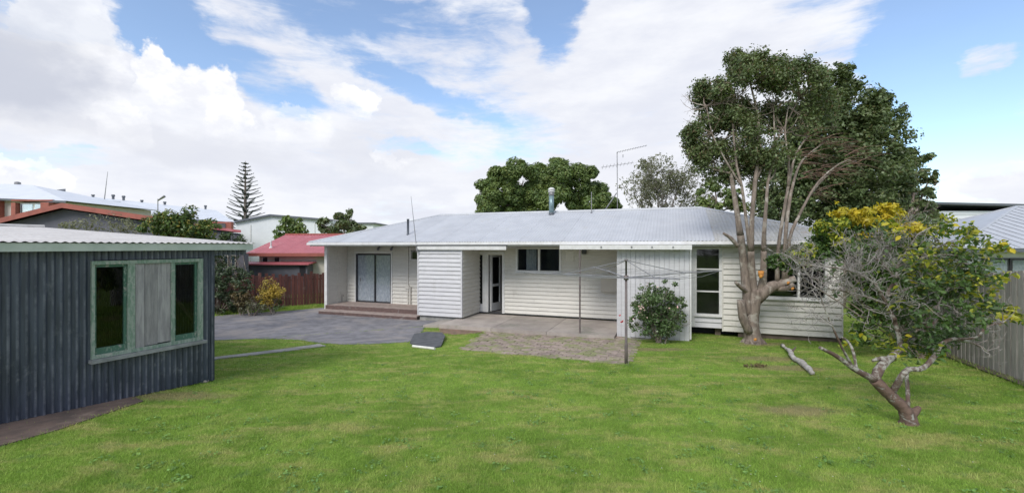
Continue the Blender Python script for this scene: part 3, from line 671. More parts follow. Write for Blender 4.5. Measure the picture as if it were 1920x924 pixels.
    for px in (706, 731):
        s_ = hs(px, V2-.25); a = H(s_, V2-.1, 2.66)
        m = MB(); m.tube([H(s_, V2-.03, 2.70), a], .03, 8); m.tube([a, H(s_-.06, V2-.24, 2.58)], [.03, .06], 8); m.build('floodlight', M_trimdk, hp)
    return ev, hd, zE, zR, e_r
EV, HD, zE_, zR_, E_R = build_house()
def roofz(v): return zE_+(zR_-zE_)*(v-EV)/HD
# porch slab
def build_slab():
    sl = thing('porch_slab', 'low concrete porch slab in front of the open door', 'concrete slab', H(8.6, -.3, 0))
    HB = lambda a, b, c: H(a, b, c); n = 3; e = [5.91, 7.9, 9.7, 11.55]
    for i in range(n):
        m = MB(); m.box(HB, e[i]+.006, e[i+1]-.006, -1.65, 1.0, -.1, .15); m.build('slab_section', M_slab, sl)
    m = MB(); m.box(HB, 3.95, 5.9, -1.6, -1.2, -.1, .06); m.build('slab_section', M_slab, sl)
    m = MB(); m.hexa([H(11.56, -1.5, -.1), H(12.15, -1.62, -.1), H(12.0, -.6, -.1), H(11.56, -.5, -.1), H(11.56, -1.5, .1), H(12.15, -1.62, .09), H(12.0, -.6, .11), H(11.56, -.5, .11)]); m.build('slab_section', M_slab, sl)
build_slab()
def build_deck():
    dk = thing('deck', 'low weathered timber deck with a full-width step before the sliding door', 'deck', H(15.4, .4, 0))
    HB = lambda a, b, c: H(a, b, c)
    for i in range(9):
        a = .0+i*.142; m = MB(); m.box(HB, 13.12, 17.7, a+.003, a+.138, .275, .305); m.build('deck_board', M_deck, dk)
    m = MB(); m.box(HB, 13.12, 17.72, -.03, -.001, .12, .303); m.build('deck_fascia', M_riser, dk)
    for i in range(3):
        a = -.47+i*.147; m = MB(); m.box(HB, 13.12, 17.68, a+.003, a+.144, .12, .15); m.build('step_board', M_deck, dk)
    for z0, z1 in ((-.02, .055), (.058, .119)):
        m = MB(); m.box(HB, 13.14, 17.66, -.465, -.44, z0, z1); m.build('step_riser', M_riser, dk)
    m = MB(); m.box(HB, 13.12, 13.14, -.46, -.001, -.02, .118); m.build('step_riser', M_beam, dk)
build_deck()
# roof fittings stand on the roof: things of their own
def fit(px, pyb, pyt, r, name, label, cat, mat, sides=10, cap=None):
    v = 1.0                                 # find the roof point seen at this pixel
    for _ in range(60):
        z = hz(px, pyb, v); vv = EV+(z-zE_)*HD/(zR_-zE_); v = .6*v+.4*min(max(vv, 0), EV+HD)
    s = hs(px, v); b = Vector(H(s, v, roofz(v)-.05)); top = CH-(pyt-462)/F*b[1]
    t = thing(name, label, cat, b); return t, b, top
t, b, top = fit(1034, 402, 352, .1, 'chimney_flue', 'tall round steel flue with banded white cowl on the house roof', 'chimney', None)
m = MB(); m.lathe(b, [(.13, 0), (.11, .09), (.105, .12)], 14); m.build('flashing_collar', M_trimdk, t, True)
h = top-b[2]; m = MB(); m.lathe(b, [(.1, .05), (.1, h*.72)], 14); m.build('flue_pipe', M_flue, t, True)
m = MB(); m.lathe(b, [(.11, h*.722), (.115, h*.78), (.115, h*.81), (.08, h*.815), (.08, h*.84)], 14); m.build('cowl_ring', M_steel, t, True)
m = MB(); m.lathe(b, [(.135, h*.842), (.135, h*.88), (.09, h*.885), (.09, h*.905), (.135, h*.91), (.13, h*.96), (.06, h)], 14); m.build('cowl_cap', M_trim, t, True)
t, b, top = fit(765, 440, 412, .05, 'vent_pipe', 'short dark vent pipe near the front left of the roof', 'vent pipe', None)
m = MB(); m.lathe(b, [(.08, 0), (.05, .08), (.045, .1), (.045, top-b[2]), (.055, top-b[2]), (.055, top-b[2]+.03)], 10); m.build('pipe', M_trimdk, t, True)
m = MB(); tb = Vector(H(hs(782, -.56), -.56, 2.5)); tt = Vector((tb[0]-.22, tb[1], CH+(462-368)/F*tb[1]))
t = thing('aerial_mast', 'thin leaning whip aerial at the front gutter above the white block', 'aerial', tb)
m.tube([tb, tb.lerp(tt, .5), tt], [.016, .012, .006], 6); m.build('whip', M_steel, t)
m = MB(); m.box(lambda a, b_, c: (tb[0]+a, tb[1]+b_, tb[2]+c), -.03, .03, -.02, .06, .05, .12); m.build('bracket', M_steel, t)
t, b, top = fit(1109, 399, 360, .02, 'roof_pole', 'short plain pole on the ridge between flue and antenna', 'pole', None)
m = MB(); m.tube([b, (b[0], b[1], top)], .018, 6); m.build('pole', M_steel, t); m = MB(); m.lathe(b, [(.06, 0), (.05, .06), (.02, .08)], 8); m.build('base', M_trimdk, t)
def antenna():
    d = 17.9; b = P(1158, 398, d); top = P(1157, 286, d)
    t = thing('tv_antenna', 'television antenna with two tiers of rods on a mast behind the ridge', 'antenna', b)
    m = MB(); m.tube([b-Vector((0, 0, .4)), top], .016, 6); m.build('mast', M_steel, t)
    m = MB(); m.tube([P(1133, 396, d-.3), P(1156, 362, d)], .022, 6); m.build('stay', M_steel, t)
    for y0, x0, x1, dy, n, L in ((286, 1156, 1213, -13, 12, .16), (311, 1127, 1188, -6, 9, .35)):
        a = P(x0, y0 if y0 < 300 else y0+3, d); c = P(x1, y0+dy, d-.2); m = MB(); m.tube([a, c], .009, 5); bo = m.build('boom', M_steel, t)
        for i in range(n):
            p = a.lerp(c, (i+.5)/n); l = L*(1-.3*i/n); r = MB(); r.tube([p+Vector((-.12*l, -l, .25*l*.3)), p+Vector((.12*l, l, -.25*l*.3))], .006, 4); r.build('rod', M_steel, bo)
    m = MB(); p = P(1168, 290, d); m.tube([p, p+Vector((.0, 0, -.12))], .015, 5); m.build('dipole_box', M_steel, t)
antenna()
# ================================================================== SHED
def build_shed():
    th_ = R_(25); a = (math.sin(th_), math.cos(th_)); n = (math.cos(th_), -math.sin(th_)); P0 = (-4.95, 7.2)
    T = lambda u, w, z: (P0[0]+a[0]*u+n[0]*w, P0[1]+a[1]*u+n[1]*w, z)
    def ut(px, w=0.0):
        r = (px-960)/F; ox, oy = P0[0]+n[0]*w, P0[1]+n[1]*w; return -(ox-r*oy)/(a[0]-r*a[1])
    def zt(px, py, w=0.0): return CH-(py-462)/F*T(ut(px, w), w, 0)[1]
    sh = thing('shed', 'dark corrugated iron shed with green-framed window on the left of the lawn', 'shed', T(-3, -2, .55))
    zb = lambda u: .50-.068*u*a[1]+.0 if u < 0 else .5
    w0, w1 = ut(172, .05), ut(381, .05); wz0, wz1 = zt(280, 656, .05), zt(280, 487, .05)
    zt_ = 2.66; t0 = -6.1; nsh = 8
    def wf(t, q, h): return T(t, h+.012, q)
    for i in range(nsh):
        x0, x1 = t0+(0-t0)*i/nsh, t0+(0-t0)*(i+1)/nsh
        if x1 > w0+.02 and x0 < w1-.02:
            q0, q1 = max(x0, w0), min(x1, w1)
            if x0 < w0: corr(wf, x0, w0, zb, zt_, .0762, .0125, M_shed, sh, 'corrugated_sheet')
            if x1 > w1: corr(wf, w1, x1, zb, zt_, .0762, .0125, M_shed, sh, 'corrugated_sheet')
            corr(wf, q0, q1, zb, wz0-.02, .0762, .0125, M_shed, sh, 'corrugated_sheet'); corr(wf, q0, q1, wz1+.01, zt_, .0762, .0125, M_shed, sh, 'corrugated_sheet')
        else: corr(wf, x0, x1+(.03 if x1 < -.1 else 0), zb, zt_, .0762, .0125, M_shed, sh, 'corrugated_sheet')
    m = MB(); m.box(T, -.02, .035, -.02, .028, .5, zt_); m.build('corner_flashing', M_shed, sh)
    # end wall and back
    ew = lambda t, q, h: T(.012+h, -t, q)
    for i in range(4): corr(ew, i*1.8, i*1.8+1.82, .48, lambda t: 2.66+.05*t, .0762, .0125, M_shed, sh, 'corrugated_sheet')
    bw = lambda t, q, h: T(t, -7.2, q)
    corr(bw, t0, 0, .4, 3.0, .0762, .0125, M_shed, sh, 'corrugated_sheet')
    ew2 = lambda t, q, h: T(t0-h, -t, q)
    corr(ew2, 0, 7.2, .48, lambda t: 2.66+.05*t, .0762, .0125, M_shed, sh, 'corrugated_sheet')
    # framing inside
    m = MB(); [m.box(T, u, u+.05, -.1, -.01, .5, 2.6) for u in (w0-.1, (w0+w1)/2, w1+.05)]; m.box(T, t0+.05, -.05, -.1, -.01, .52, .6); m.build('stud_frame', M_beam, sh)
    m = MB(); m.box(T, t0+.05, -.05, -7.1, -.02, .44, .5); m.build('floor_slab', M_conc, sh)
    m = MB(); m.tube([T(w1-.5, -.3, 2.3), T(w1+.2, -.25, 1.2)], .03, 6); m.build('brace', M_beam, sh)
    # window unit
    wn = None; W2 = .05
    m = MB()
    u = lambda px: ut(px, W2)
    zT = wz1; zB = wz0+.06
    m.box(T, w0, u(178), -.06, W2, zB, zT-.05); m.box(T, u(372), w1, -.06, W2, zB, zT-.05)
    m.box(T, w0, w1, -.06, W2+.004, zT-.05, zT+.0); m.box(T, w0, w1, -.06, W2+.004, zB-.05, zB)
    m.box(T, u(240), u(254), -.06, W2-.003, zB, zT-.05); m.box(T, u(321.5), u(328), -.06, W2-.003, zB, zT-.05)
    wn = m.build('window', M_greenpale, sh)
    for p0, p1, rz in ((178, 240, .085), (328, 372, .085)):
        r = MB(); r.box(T, u(p0)+.002, u(p1)-.002, -.03, W2-.028, zB+.001, zB+rz); r.box(T, u(p0)+.002, u(p0)+.025, -.03, W2-.030, zB+rz, zT-.051); r.box(T, u(p1)-.035, u(p1)-.002, -.03, W2-.030, zB+rz, zT-.051); r.box(T, u(p0)+.026, u(p1)-.036, -.03, W2-.028, zT-.085, zT-.052); r.build('sash', M_green, wn)
        r = MB(); r.box(T, u(p0)+.025, u(p1)-.035, .0, .006, zB+rz, zT-.086); r.build('pane', G_shed, wn)
    bx = [255, 272, 297, 321.5]
    for i in range(3):
        r = MB(); r.box(T, u(bx[i])+.002, u(bx[i+1])-.002, W2-.04, W2-.015-.004*i, zB-.0+.01*i, zT-.053); r.build('nailed_board', M_greyboard, wn)
    r = MB(); r.box(T, w0-.02, w1+.03, -.02, .11, zB-.10, zB-.055); r.build('sill', M_sill, wn)
    # roof
    ov = .14; tr = .62; rise = .052; L = 8.1; zf = 2.755
    rf = lambda t, q, h: T(t, ov+.02-q, zf+rise*q+h)
    nr = 10
    for i in range(nr):
        x0 = -6.9+(tr+6.9)*i/nr; corr(rf, x0, x0+(tr+6.9)/nr+.03, 0, L, .0762*1.15, .008, M_shedroof, sh, 'roof_sheet', nseg=2)
    m = MB(); m.box(T, -6.9, tr, ov-.025, ov, zf-.115, zf-.014); m.build('fascia', M_fascia, sh)
    m = MB(); m.hexa([T(tr-.03, ov-.026, zf-.115), T(tr, ov-.026, zf-.115), T(tr, ov-L, zf-.12+rise*L), T(tr-.03, ov-L, zf-.12+rise*L), T(tr-.03, ov-.026, zf-.015), T(tr, ov-.026, zf-.015), T(tr, ov-L, zf-.02+rise*L), T(tr-.03, ov-L, zf-.02+rise*L)]); m.build('barge_board', M_fascia, sh)
    m = MB(); m.tube([T(-6.9, ov-L, zf+rise*L+.02), T(tr, ov-L, zf+rise*L+.02)], .05, 8); m.build('ridge_cap', M_shedroof, sh)
    # corrugated apron under the overhanging eave
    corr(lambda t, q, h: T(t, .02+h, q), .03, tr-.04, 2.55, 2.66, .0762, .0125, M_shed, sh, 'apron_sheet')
    m = MB(); m.box(T, tr-.09, tr-.04, -.05, .0, 2.56, 2.65); m.build('bracket', M_beam, sh)
build_shed()
# stones at shed foot
for (px, py, r, lab) in ((180, 752, .06, 'small pale stone at the foot of the shed wall, left of the window end'), (383, 716, .07, 'small pale stone at the far corner of the shed')):
    x, y = G(px, py); m = MB(); m.lathe((x, y, g(x, y)-.01), [(r*.7, 0), (r, .02), (r*.9, .045), (r*.4, .06)], 9)
    meta(m.build('stone', pm('pale_stone', (.42, .36, .31), (.3, .26, .22), .9, 9, bump=.5), None, True, True), lab, 'stone')
# ================================================================== FENCES
def palings(t, a, b, h, mat, w=.1, gap=.006, th=.02, jit=.02, cap=True, rails=True, nx=1):
    a = Vector(a); b = Vector(b); d = (b-a); L = d.length; d.normalize(); n = Vector((-d.y, d.x)); N = int(L/w)
    for i in range(N):
        c = a+d*(i+.5)*w; z = g(c.x, c.y); hh = h+random.uniform(-jit, jit)-(.10 if jit > .05 and i % 2 else 0); hw = w/2-gap/2; o = n*(th*(i % 2)*.5)
        t0, t1 = c-d*hw+o, c+d*hw+o; q = n*th; lean = d*random.uniform(-.006, .006)
        ring = lambda z_, l: [(t0.x+l.x, t0.y+l.y, z_), (t1.x+l.x, t1.y+l.y, z_), (t1.x+q.x+l.x, t1.y+q.y+l.y, z_), (t0.x+q.x+l.x, t0.y+q.y+l.y, z_)]
        m = MB(); m.prism(ring(z+.04, lean*0), ring(z+hh, lean)); m.build('paling', mat, t)
    if rails:
        for zz in (.35, h-.3):
            m = MB(); n_ = max(2, int(L/1.5)); pts = [a+d*L*i/n_-n*.05*nx for i in range(n_+1)]
            m.tube([(p.x, p.y, g(p.x, p.y)+zz) for p in pts], .035, 4); m.build('rail', mat, t)
        for i in range(int(L/2)+1):
            p = a+d*i*2-n*.1*nx; m = MB(); m.box(lambda x, y, z: (p.x+x, p.y+y, z), -.05, .05, -.05, .05, g(p.x, p.y)-.1, g(p.x, p.y)+h-.05); m.build('post', mat, t)
fr_ = thing('paling_fence', 'tall grey silvered timber paling fence along the right side of the lawn', 'fence', (10, 10, 0))
fd = Vector((1.59, 2.75)).normalized(); f0 = Vector((8.1, 6.9))
palings(fr_, f0-fd*1.6, f0+fd*9.5, 1.8, M_paling, .105, .006, nx=1)
m = MB(); pts = [f0-fd*1.6+fd*i*1.0 for i in range(12)]; nn = Vector((-fd.y, fd.x))
m.tube([((p+nn*.05).x, (p+nn*.06).y, g(p.x, p.y)+.03) for p in pts], .05, 4); m.build('plinth_board', M_beam, fr_)
fl = thing('paling_fence', 'dark red-stained timber paling fence beyond the driveway', 'fence', (-10, 19.5, 0))
palings(fl, (-13.4, 16.9), (-8.35, 20.75), 1.5, M_redpal, .13, .010, jit=.07, nx=-1)
# ================================================================== CLOTHESLINE
def clothesline():
    x, y = G(1174, 682); z = g(x, y); b = Vector((x, y, z))
    t = thing('clothesline', 'rotary clothesline with four bare wire arms on a dark pole at the patio corner', 'clothesline', b)
    top = CH-(488-462)/F*y
    m = MB(); m.lathe((x, y, z), [(.035, -.05), (.032, .4), (.028, .41), (.026, top-z-.32)], 10); m.build('pole', M_pole, t, True)
    m = MB(); m.lathe((x, y, 0), [(.02, top-.32), (.02, top-.01), (.035, top-.01), (.035, top+.02)], 10); m.build('inner_pole', M_pole, t, True)
    hub = Vector((x, y, CH-(520-462)/F*y)); m = MB(); m.lathe(hub-Vector((0, 0, .05)), [(.05, 0), (.05, .09)], 10); m.build('hub', M_pole, t, True)
    ends = []
    for k in range(4):
        a = R_(8+90*k); e = hub+Vector((math.cos(a)*2.1, math.sin(a)*2.1, .12)); ends.append(e)
        m = MB(); m.tube([hub, hub.lerp(e, .5)+Vector((0, 0, .01)), e], [.014, .013, .011], 6); arm = m.build('arm', M_steel, t)
        st = MB(); st.tube([Vector((x, y, top)), hub.lerp(e, .62)], .008, 5); st.build('stay', M_wire, t)
    for r in (.45, .62, .8, .98):
        m = MB()
        for k in range(4):
            p, q = hub.lerp(ends[k], r), hub.lerp(ends[(k+1) % 4], r); mid = (p+q)/2-Vector((0, 0, .04*r)); m.tube([p, mid, q], .004, 4)
        m.build('line', M_wire, t)
clothesline()
# ================================================================== TREES
def tree_tube(mb, pts, rad, k=4, sides=8, jit=.06): p, r = smooth_path(pts, rad, k); mb.tube(p, r, sides, jit=jit)
def pruned_tree():
    d = 11.75; x, y = G(1412, 643); d = y
    t = thing('pruned_tree', 'heavily pruned tall tree with thick stubby forked trunk and sparse high leaves before the house', 'tree', (x, y, g(x, y)))
    m = MB()
    tree_tube(m, [P(1414, 650, d), P(1412, 636, d), P(1409, 605, d), P(1412, 570, d), P(1420, 545, d)], [0.328, 0.221, 0.176, 0.180, 0.197], 5, 12, .07)
    for q in range(6):
        a = q*1.05+.4; bx = P(1413, 628, d); tree_tube(m, [bx, bx+Vector((math.cos(a)*.22, math.sin(a)*.2, -.18)), bx+Vector((math.cos(a)*.40, math.sin(a)*.38, -.33))], [0.098, 0.082, 0.025], 3, 6)
    tree_tube(m, [P(1418, 560, d), P(1440, 541, d-.1), P(1465, 531, d-.15), P(1492, 522, d-.3)], [0.172, 0.156, 0.115, 0.082], 4, 9)
    tree_tube(m, [P(1405, 590, d), P(1400, 545, d), P(1394, 490, d), P(1388, 440, d-.2)], [0.139, 0.119, 0.102, 0.090], 4, 9)
    tree_tube(m, [P(1415, 560, d), P(1410, 520, d), P(1408, 470, d-.2)], [0.123, 0.107, 0.082], 4, 8)
    tree_tube(m, [P(1425, 556, d), P(1431, 520, d-.1), P(1432, 470, d-.15)], [0.123, 0.090, 0.070], 4, 8)
    tree_tube(m, [P(1405, 622, d-.1), P(1393, 595, d-.15), P(1389, 562, d-.15)], [0.107, 0.111, 0.098], 3, 8)
    tree_tube(m, [P(1405, 548, d), P(1391, 540, d-.15), P(1379, 529, d-.3)], [0.082, 0.057, 0.041], 3, 7)
    tree_tube(m, [P(1384, 462, d-.25), P(1371, 447, d-.3), P(1356, 437, d-.35)], [0.057, 0.049, 0.029], 3, 6)
    tree_tube(m, [P(1455, 540, d-.1), P(1475, 541, d-.3), P(1488, 533, d-.45)], [0.090, 0.070, 0.057], 3, 7)
    tips = []
    limbs = [([(1388, 440, -.2), (1382, 400, -.25), (1375, 355, -.2), (1370, 325, -.2)], [.11, .10, .085, .06]),
             ([(1408, 470, -.2), (1400, 420, -.3), (1391, 350, -.3), (1382, 315, -.2), (1375, 250, 0), (1372, 190, .2)], [.09, .06, .05, .045, .035, .02]),
             ([(1408, 470, -.2), (1410, 410, -.3), (1416, 340, -.2), (1422, 285, 0), (1421, 220, .2), (1405, 150, .3)], [.1, .085, .075, .065, .05, .025]),
             ([(1432, 470, -.15), (1433, 430, -.3), (1437, 380, -.3), (1440, 340, -.2), (1452, 280, 0), (1450, 200, .3)], [.085, .075, .06, .05, .04, .02]),
             ([(1457, 535, -.1), (1459, 470, -.3), (1466, 420, -.4), (1478, 350, -.3), (1492, 290, 0), (1515, 255, .3)], [.08, .065, .06, .05, .04, .025]),
             ([(1470, 530, -.15), (1472, 460, -.4), (1477, 400, -.4), (1487, 345, -.3), (1505, 300, 0), (1545, 268, .3)], [.08, .07, .065, .05, .035, .02]),
             ([(1475, 528, -.2), (1480, 450, -.4), (1498, 405, -.4), (1523, 360, -.2), (1560, 322, 0), (1605, 302, .3)], [.07, .06, .055, .04, .03, .018]),
             ([(1478, 350, -.3), (1479, 300, -.2), (1472, 250, 0), (1478, 200, .3)], [.045, .04, .03, .02]),
             ([(1498, 405, -.4), (1535, 340, -.3), (1590, 300, 0), (1620, 320, .2)], [.045, .035, .025, .015]),
             ([(1416, 340, -.2), (1440, 290, 0), (1470, 240, .2), (1500, 180, .4)], [.05, .04, .03, .02]),
             ([(1391, 350, -.3), (1360, 300, -.2), (1335, 250, 0), (1325, 200, .2)], [.04, .03, .025, .015])]
    for pts, rad in limbs: tree_tube(m, [P(a, b, d+c) for a, b, c in pts], [q*(.83 if i == 0 else .70) for i, q in enumerate(rad)], 3, 8, .05)
    m.build('trunk', M_bark, t, True)
    # twiggy fan of fine branches to the right
    m = MB()
    for (px, py, c) in [(1490, 290, 0), (1515, 255, .2), (1505, 300, 0), (1545, 268, .2), (1560, 322, 0), (1523, 360, -.1), (1590, 300, 0), (1535, 320, -.1), (1500, 330, -.2), (1580, 280, .2)]:
        for _ in range(9):
            q = P(px+random.uniform(-10, 10), py+random.uniform(-10, 10), d+c); a = random.uniform(-.15, .75)
            pts = [q]; dr = Vector((math.cos(a), random.uniform(-.3, .3), math.sin(a))); L = random.uniform(.5, 1.1)
            for i in range(4): dr = (dr+Vector((.06, 0, -.16))).normalized(); pts.append(pts[-1]+dr*L/4)
            m.tube(pts, [.014, .011, .008, .006, .003], 3, cap=False)
    m.build('dead_twigs', M_brtwig, t)
    m = MB()
    for (px, py, c, r) in [(1375, 325, 0, .5), (1372, 190, .2, .9), (1405, 150, .3, .9), (1421, 220, .2, .9), (1450, 200, .3, .9), (1335, 250, 0, .9), (1325, 200, .2, .8), (1472, 250, .1, .7), (1390, 280, 0, .7), (1340, 300, 0, .7)]:
        for _ in range(4): grow(m, P(px, py, d+c), (random.gauss(0, .8), random.gauss(0, .5), random.uniform(-.3, .5)), r*.5, .018, 2, wob=.25, sides=3)
    m.build('branches', M_bark, t)['kind'] = 'stuff'
    cl = []
    spots = [(1440, 128, 20, .4), (1490, 140, 26, .4), (1525, 150, 24, .4), (1455, 225, 30, .4), (1355, 285, 24, .3), (1312, 300, 16, .3), (1410, 220, 26, .4), (1500, 215, 30, .4), (1350, 165, 16, .3), (1400, 330, 22, .3), (1383, 118, 14, .5), (1400, 140, 24, .4), (1418, 122, 16, .4), (1465, 130, 20, .4), (1300, 250, 14, .3), (1320, 175, 14, .3), (1384, 130, 24, .34), (1420, 150, 36, .36), (1470, 155, 40, .4), (1392, 175, 34, .36), (1440, 195, 40, .4), (1500, 185, 44, .4), (1330, 190, 22, .3), (1325, 222, 26, .3), (1375, 222, 30, .34), (1345, 262, 30, .3), (1308, 268, 20, .25),
             (1395, 262, 32, .36), (1430, 250, 36, .36), (1335, 300, 22, .26), (1375, 310, 26, .3), (1480, 240, 40, .4), (1365, 332, 14, .16), (1420, 300, 26, .3), (1455, 300, 26, .3), (1366, 210, 30, .3), (1535, 190, 40, .45), (1355, 235, 26, .26)]
    m = MB(); tips = []
    nodes = [P(a, b, d+c) for pts, rad in limbs for a, b, c in pts[2:]]
    for px, py, r, n in spots:
        R0 = r/F*d; c = P(px, py, d+random.uniform(-.2, .9)); near = min(nodes, key=lambda q: (q-c).length+max(0, q.z-c.z)*.8)
        tree_tube(m, [near, near.lerp(c, .5)+Vector((random.uniform(-.1, .1), 0, -.08)), c], [.028, .02, .014], 3, 5)
        for k in range(4): grow(m, near.lerp(c, .75) if k else c, ((c-near).normalized()+Vector((random.gauss(0, .7), random.gauss(0, .7), random.gauss(0, .6)))), R0*.56, .011, 3, wob=.22, spread=.6, up=.04, tips=tips, sides=3, seg=2, shrink=.74)
    m.build('twigs', M_bark, t)['kind'] = 'stuff'
    tp = [p for p, q in tips if q <= 1]; per = 64000/len(tp)
    foliage([(p, .20, int(per*random.uniform(.4, 1.6))) for p in tp], .088, .042, L_pruned, t, k_sub=2, sub=.75, shell=.15)
    m = MB()
    for (a, b) in ((P(1426.5, 518, d-.27), P(1427, 508, d-.29)),):
        m.tube([a, b], [.06, .075], 8); m.build('fresh_cut', M_cut, t, True)
    for px, py, r in ((1478, 530, .035), (1486, 541, .035), (1416, 636, .035), (1427, 517, .055)):
        p = P(px, py, d-.5 if px > 1430 else d-.3 if py < 600 else d-.36); m = MB(); m.tube([p-Vector((r*.6, 0, r)), p, p+Vector((r*.8, -.01, r*.8))], [r*.5, r, r*.5], 7, jit=.2); m.build('fresh_cut', M_cut, t, True)
pruned_tree()
def simple_tree(name, label, base, trunk_r, crown_base, clusters, llen, lwid, mat, kw={}, bark=None, bmax=10):
    t = thing(name, label, 'tree', base); m = MB(); b = Vector(base); cb = Vector(crown_base)
    tree_tube(m, [b-Vector((0, 0, .2)), b.lerp(cb, .5)+Vector((.1, 0, 0)), cb], [trunk_r*1.3, trunk_r, trunk_r*.8], 3, 8)
    for c, r, n in clusters[:bmax]:
        c = Vector(c); mid = cb.lerp(c, .5)+Vector((0, 0, .1)); tree_tube(m, [cb, mid, c], [trunk_r*.55, trunk_r*.3, .02], 3, 6)
        for _ in range(3): grow(m, cb.lerp(c, .7), (random.gauss(0, .6), random.gauss(0, .6), random.uniform(.1, .8)), (r if not hasattr(r, '__len__') else r[0])*.7, trunk_r*.16, 2, sides=4)
    m.build('trunk', bark or M_bark, t, True)
    foliage(clusters, llen, lwid, mat, t, **kw); return t
# dense dark tree behind the house, right
d = 19.0; cl = []
for px, py, r, n in [(1560, 175, 34, 1500), (1520, 215, 46, 1900), (1590, 215, 52, 2300), (1640, 265, 52, 2300), (1668, 310, 36, 1500), (1560, 270, 60, 2500), (1620, 330, 60, 2500), (1560, 350, 60, 2300), (1500, 300, 50, 1800), (1510, 380, 50, 1600), (1680, 355, 30, 1200), (1640, 390, 45, 1700), (1585, 405, 50, 1500), (1460, 350, 42, 1300), (1460, 400, 40, 1200), (1655, 225, 34, 1000), (1540, 150, 18, 450), (1595, 160, 20, 500), (1520, 260, 44, 1600), (1480, 310, 40, 1300), (1550, 310, 56, 2200), (1600, 280, 50, 2000), (1530, 360, 50, 1700), (1480, 380, 40, 1200), (1600, 360, 50, 1800), (1575, 140, 22, 600), (1635, 205, 34, 1200)]:
    R0 = r/F*d; cl.append((P(px, py, d+random.uniform(-1, 1.6)), (R0, R0*1.1, R0), int(n*2.2)))
simple_tree('evergreen_tree', 'large dense dark green tree with rounded crown rising behind the right end of the roof', (14.2, 19.3, 0), .3, P(1580, 420, 19.3), cl, .155, .085, L_dark, dict(sub=.32, shell=.2, k_sub=44), bmax=2)
d = 23.0; cl = []
for px, py, r, n in [(1720, 310, 32, 900), (1745, 330, 18, 350), (1700, 350, 34, 900), (1735, 372, 22, 450), (1715, 400, 32, 700), (1752, 398, 20, 350), (1700, 420, 40, 700)]:
    R0 = r/F*d; cl.append((P(px, py, d+random.uniform(-.5, .8)), (R0, R0, R0*.85), n))
simple_tree('leafy_tree', 'smaller green tree with layered drooping branches, right of the dense dark tree', (20.6, 23.2, 0), .2, P(1705, 430, 23.2), cl, .24, .13, L_dark, dict(sub=.42, shell=.3, k_sub=9))
# round clumpy tree behind the ridge
d = 30.0; cl = []
for px, py, r in [(915, 355, 22), (915, 390, 24), (940, 335, 24), (960, 370, 30), (975, 325, 24), (1010, 320, 24), (1045, 307, 13), (1050, 330, 28), (1000, 355, 32), (1040, 370, 32), (1085, 335, 26), (1085, 365, 28), (1105, 325, 14), (1115, 358, 24), (1120, 388, 26), (1140, 375, 16), (1070, 395, 26), (1000, 395, 30), (950, 400, 26), (1148, 392, 14), (930, 365, 24), (1020, 340, 26)]:
    R0 = r/F*d; cl.append((P(px, py, d+random.uniform(-1.6, 1.0)), (R0, R0, R0*.8), int(300*r)))
simple_tree('broad_tree', 'broad domed green tree behind the roof ridge, left of the antenna', (2.4, 30.4, 0), .4, P(1030, 420, 30.4), cl, .17, .09, L_round, dict(sub=.50, shell=.6, k_sub=11, up=.6), bmax=4)
# wispy tree
def wispy():
    d = 26.0; t = thing('wispy_tree', 'pale half-bare wispy tree behind the roof between antenna and pruned tree', 'tree', (8.6, 26, 0)); m = MB(); tips = []
    tree_tube(m, [(8.6, 26, 0), (8.7, 26, 1.6), (8.8, 26, 2.8)], [.2, .16, .13], 3, 7)
    for px, py in [(1180, 350), (1200, 315), (1230, 300), (1262, 295), (1290, 305), (1310, 330), (1245, 330), (1275, 345), (1215, 365), (1330, 355), (1190, 385), (1300, 380)]:
        c = P(px, py, d+random.uniform(-1, 1)); a = Vector((8.8, 26, 2.8)); tree_tube(m, [a, a.lerp(c, .4)+Vector((0, 0, .25)), a.lerp(c, .85)], [.07, .045, .02], 3, 5)
        for k in range(6): grow(m, a.lerp(c, random.uniform(.4, .85)), (random.gauss(0, .6), random.gauss(0, .4), random.uniform(.4, 1.1)), .75, .018, 3, wob=.2, tips=tips, sides=3, rmin=.006)
    m.build('trunk', M_twig, t)
    tp = [Vector(p) for p, dd in tips if dd <= 1]; random.shuffle(tp)
    foliage([(p, .28, 9) for p in tp[:900]], .15, .07, L_wispy, t, k_sub=3, sub=.6, shell=.1)
wispy()
d = 22.0
simple_tree('small_tree', 'low dark green tree just behind the ridge end, beneath the pruned tree crown', (10.6, 22, 0), .12, P(1345, 400, 22), [(P(a, b, d+random.uniform(-.5, .5)), r/F*d, int(28*r)) for a, b, r in ((1335, 365, 22), (1355, 385, 24), (1320, 388, 18), (1370, 365, 18), (1385, 390, 20), (1340, 345, 12))], .2, .1, L_round, dict(sub=.4, k_sub=7))
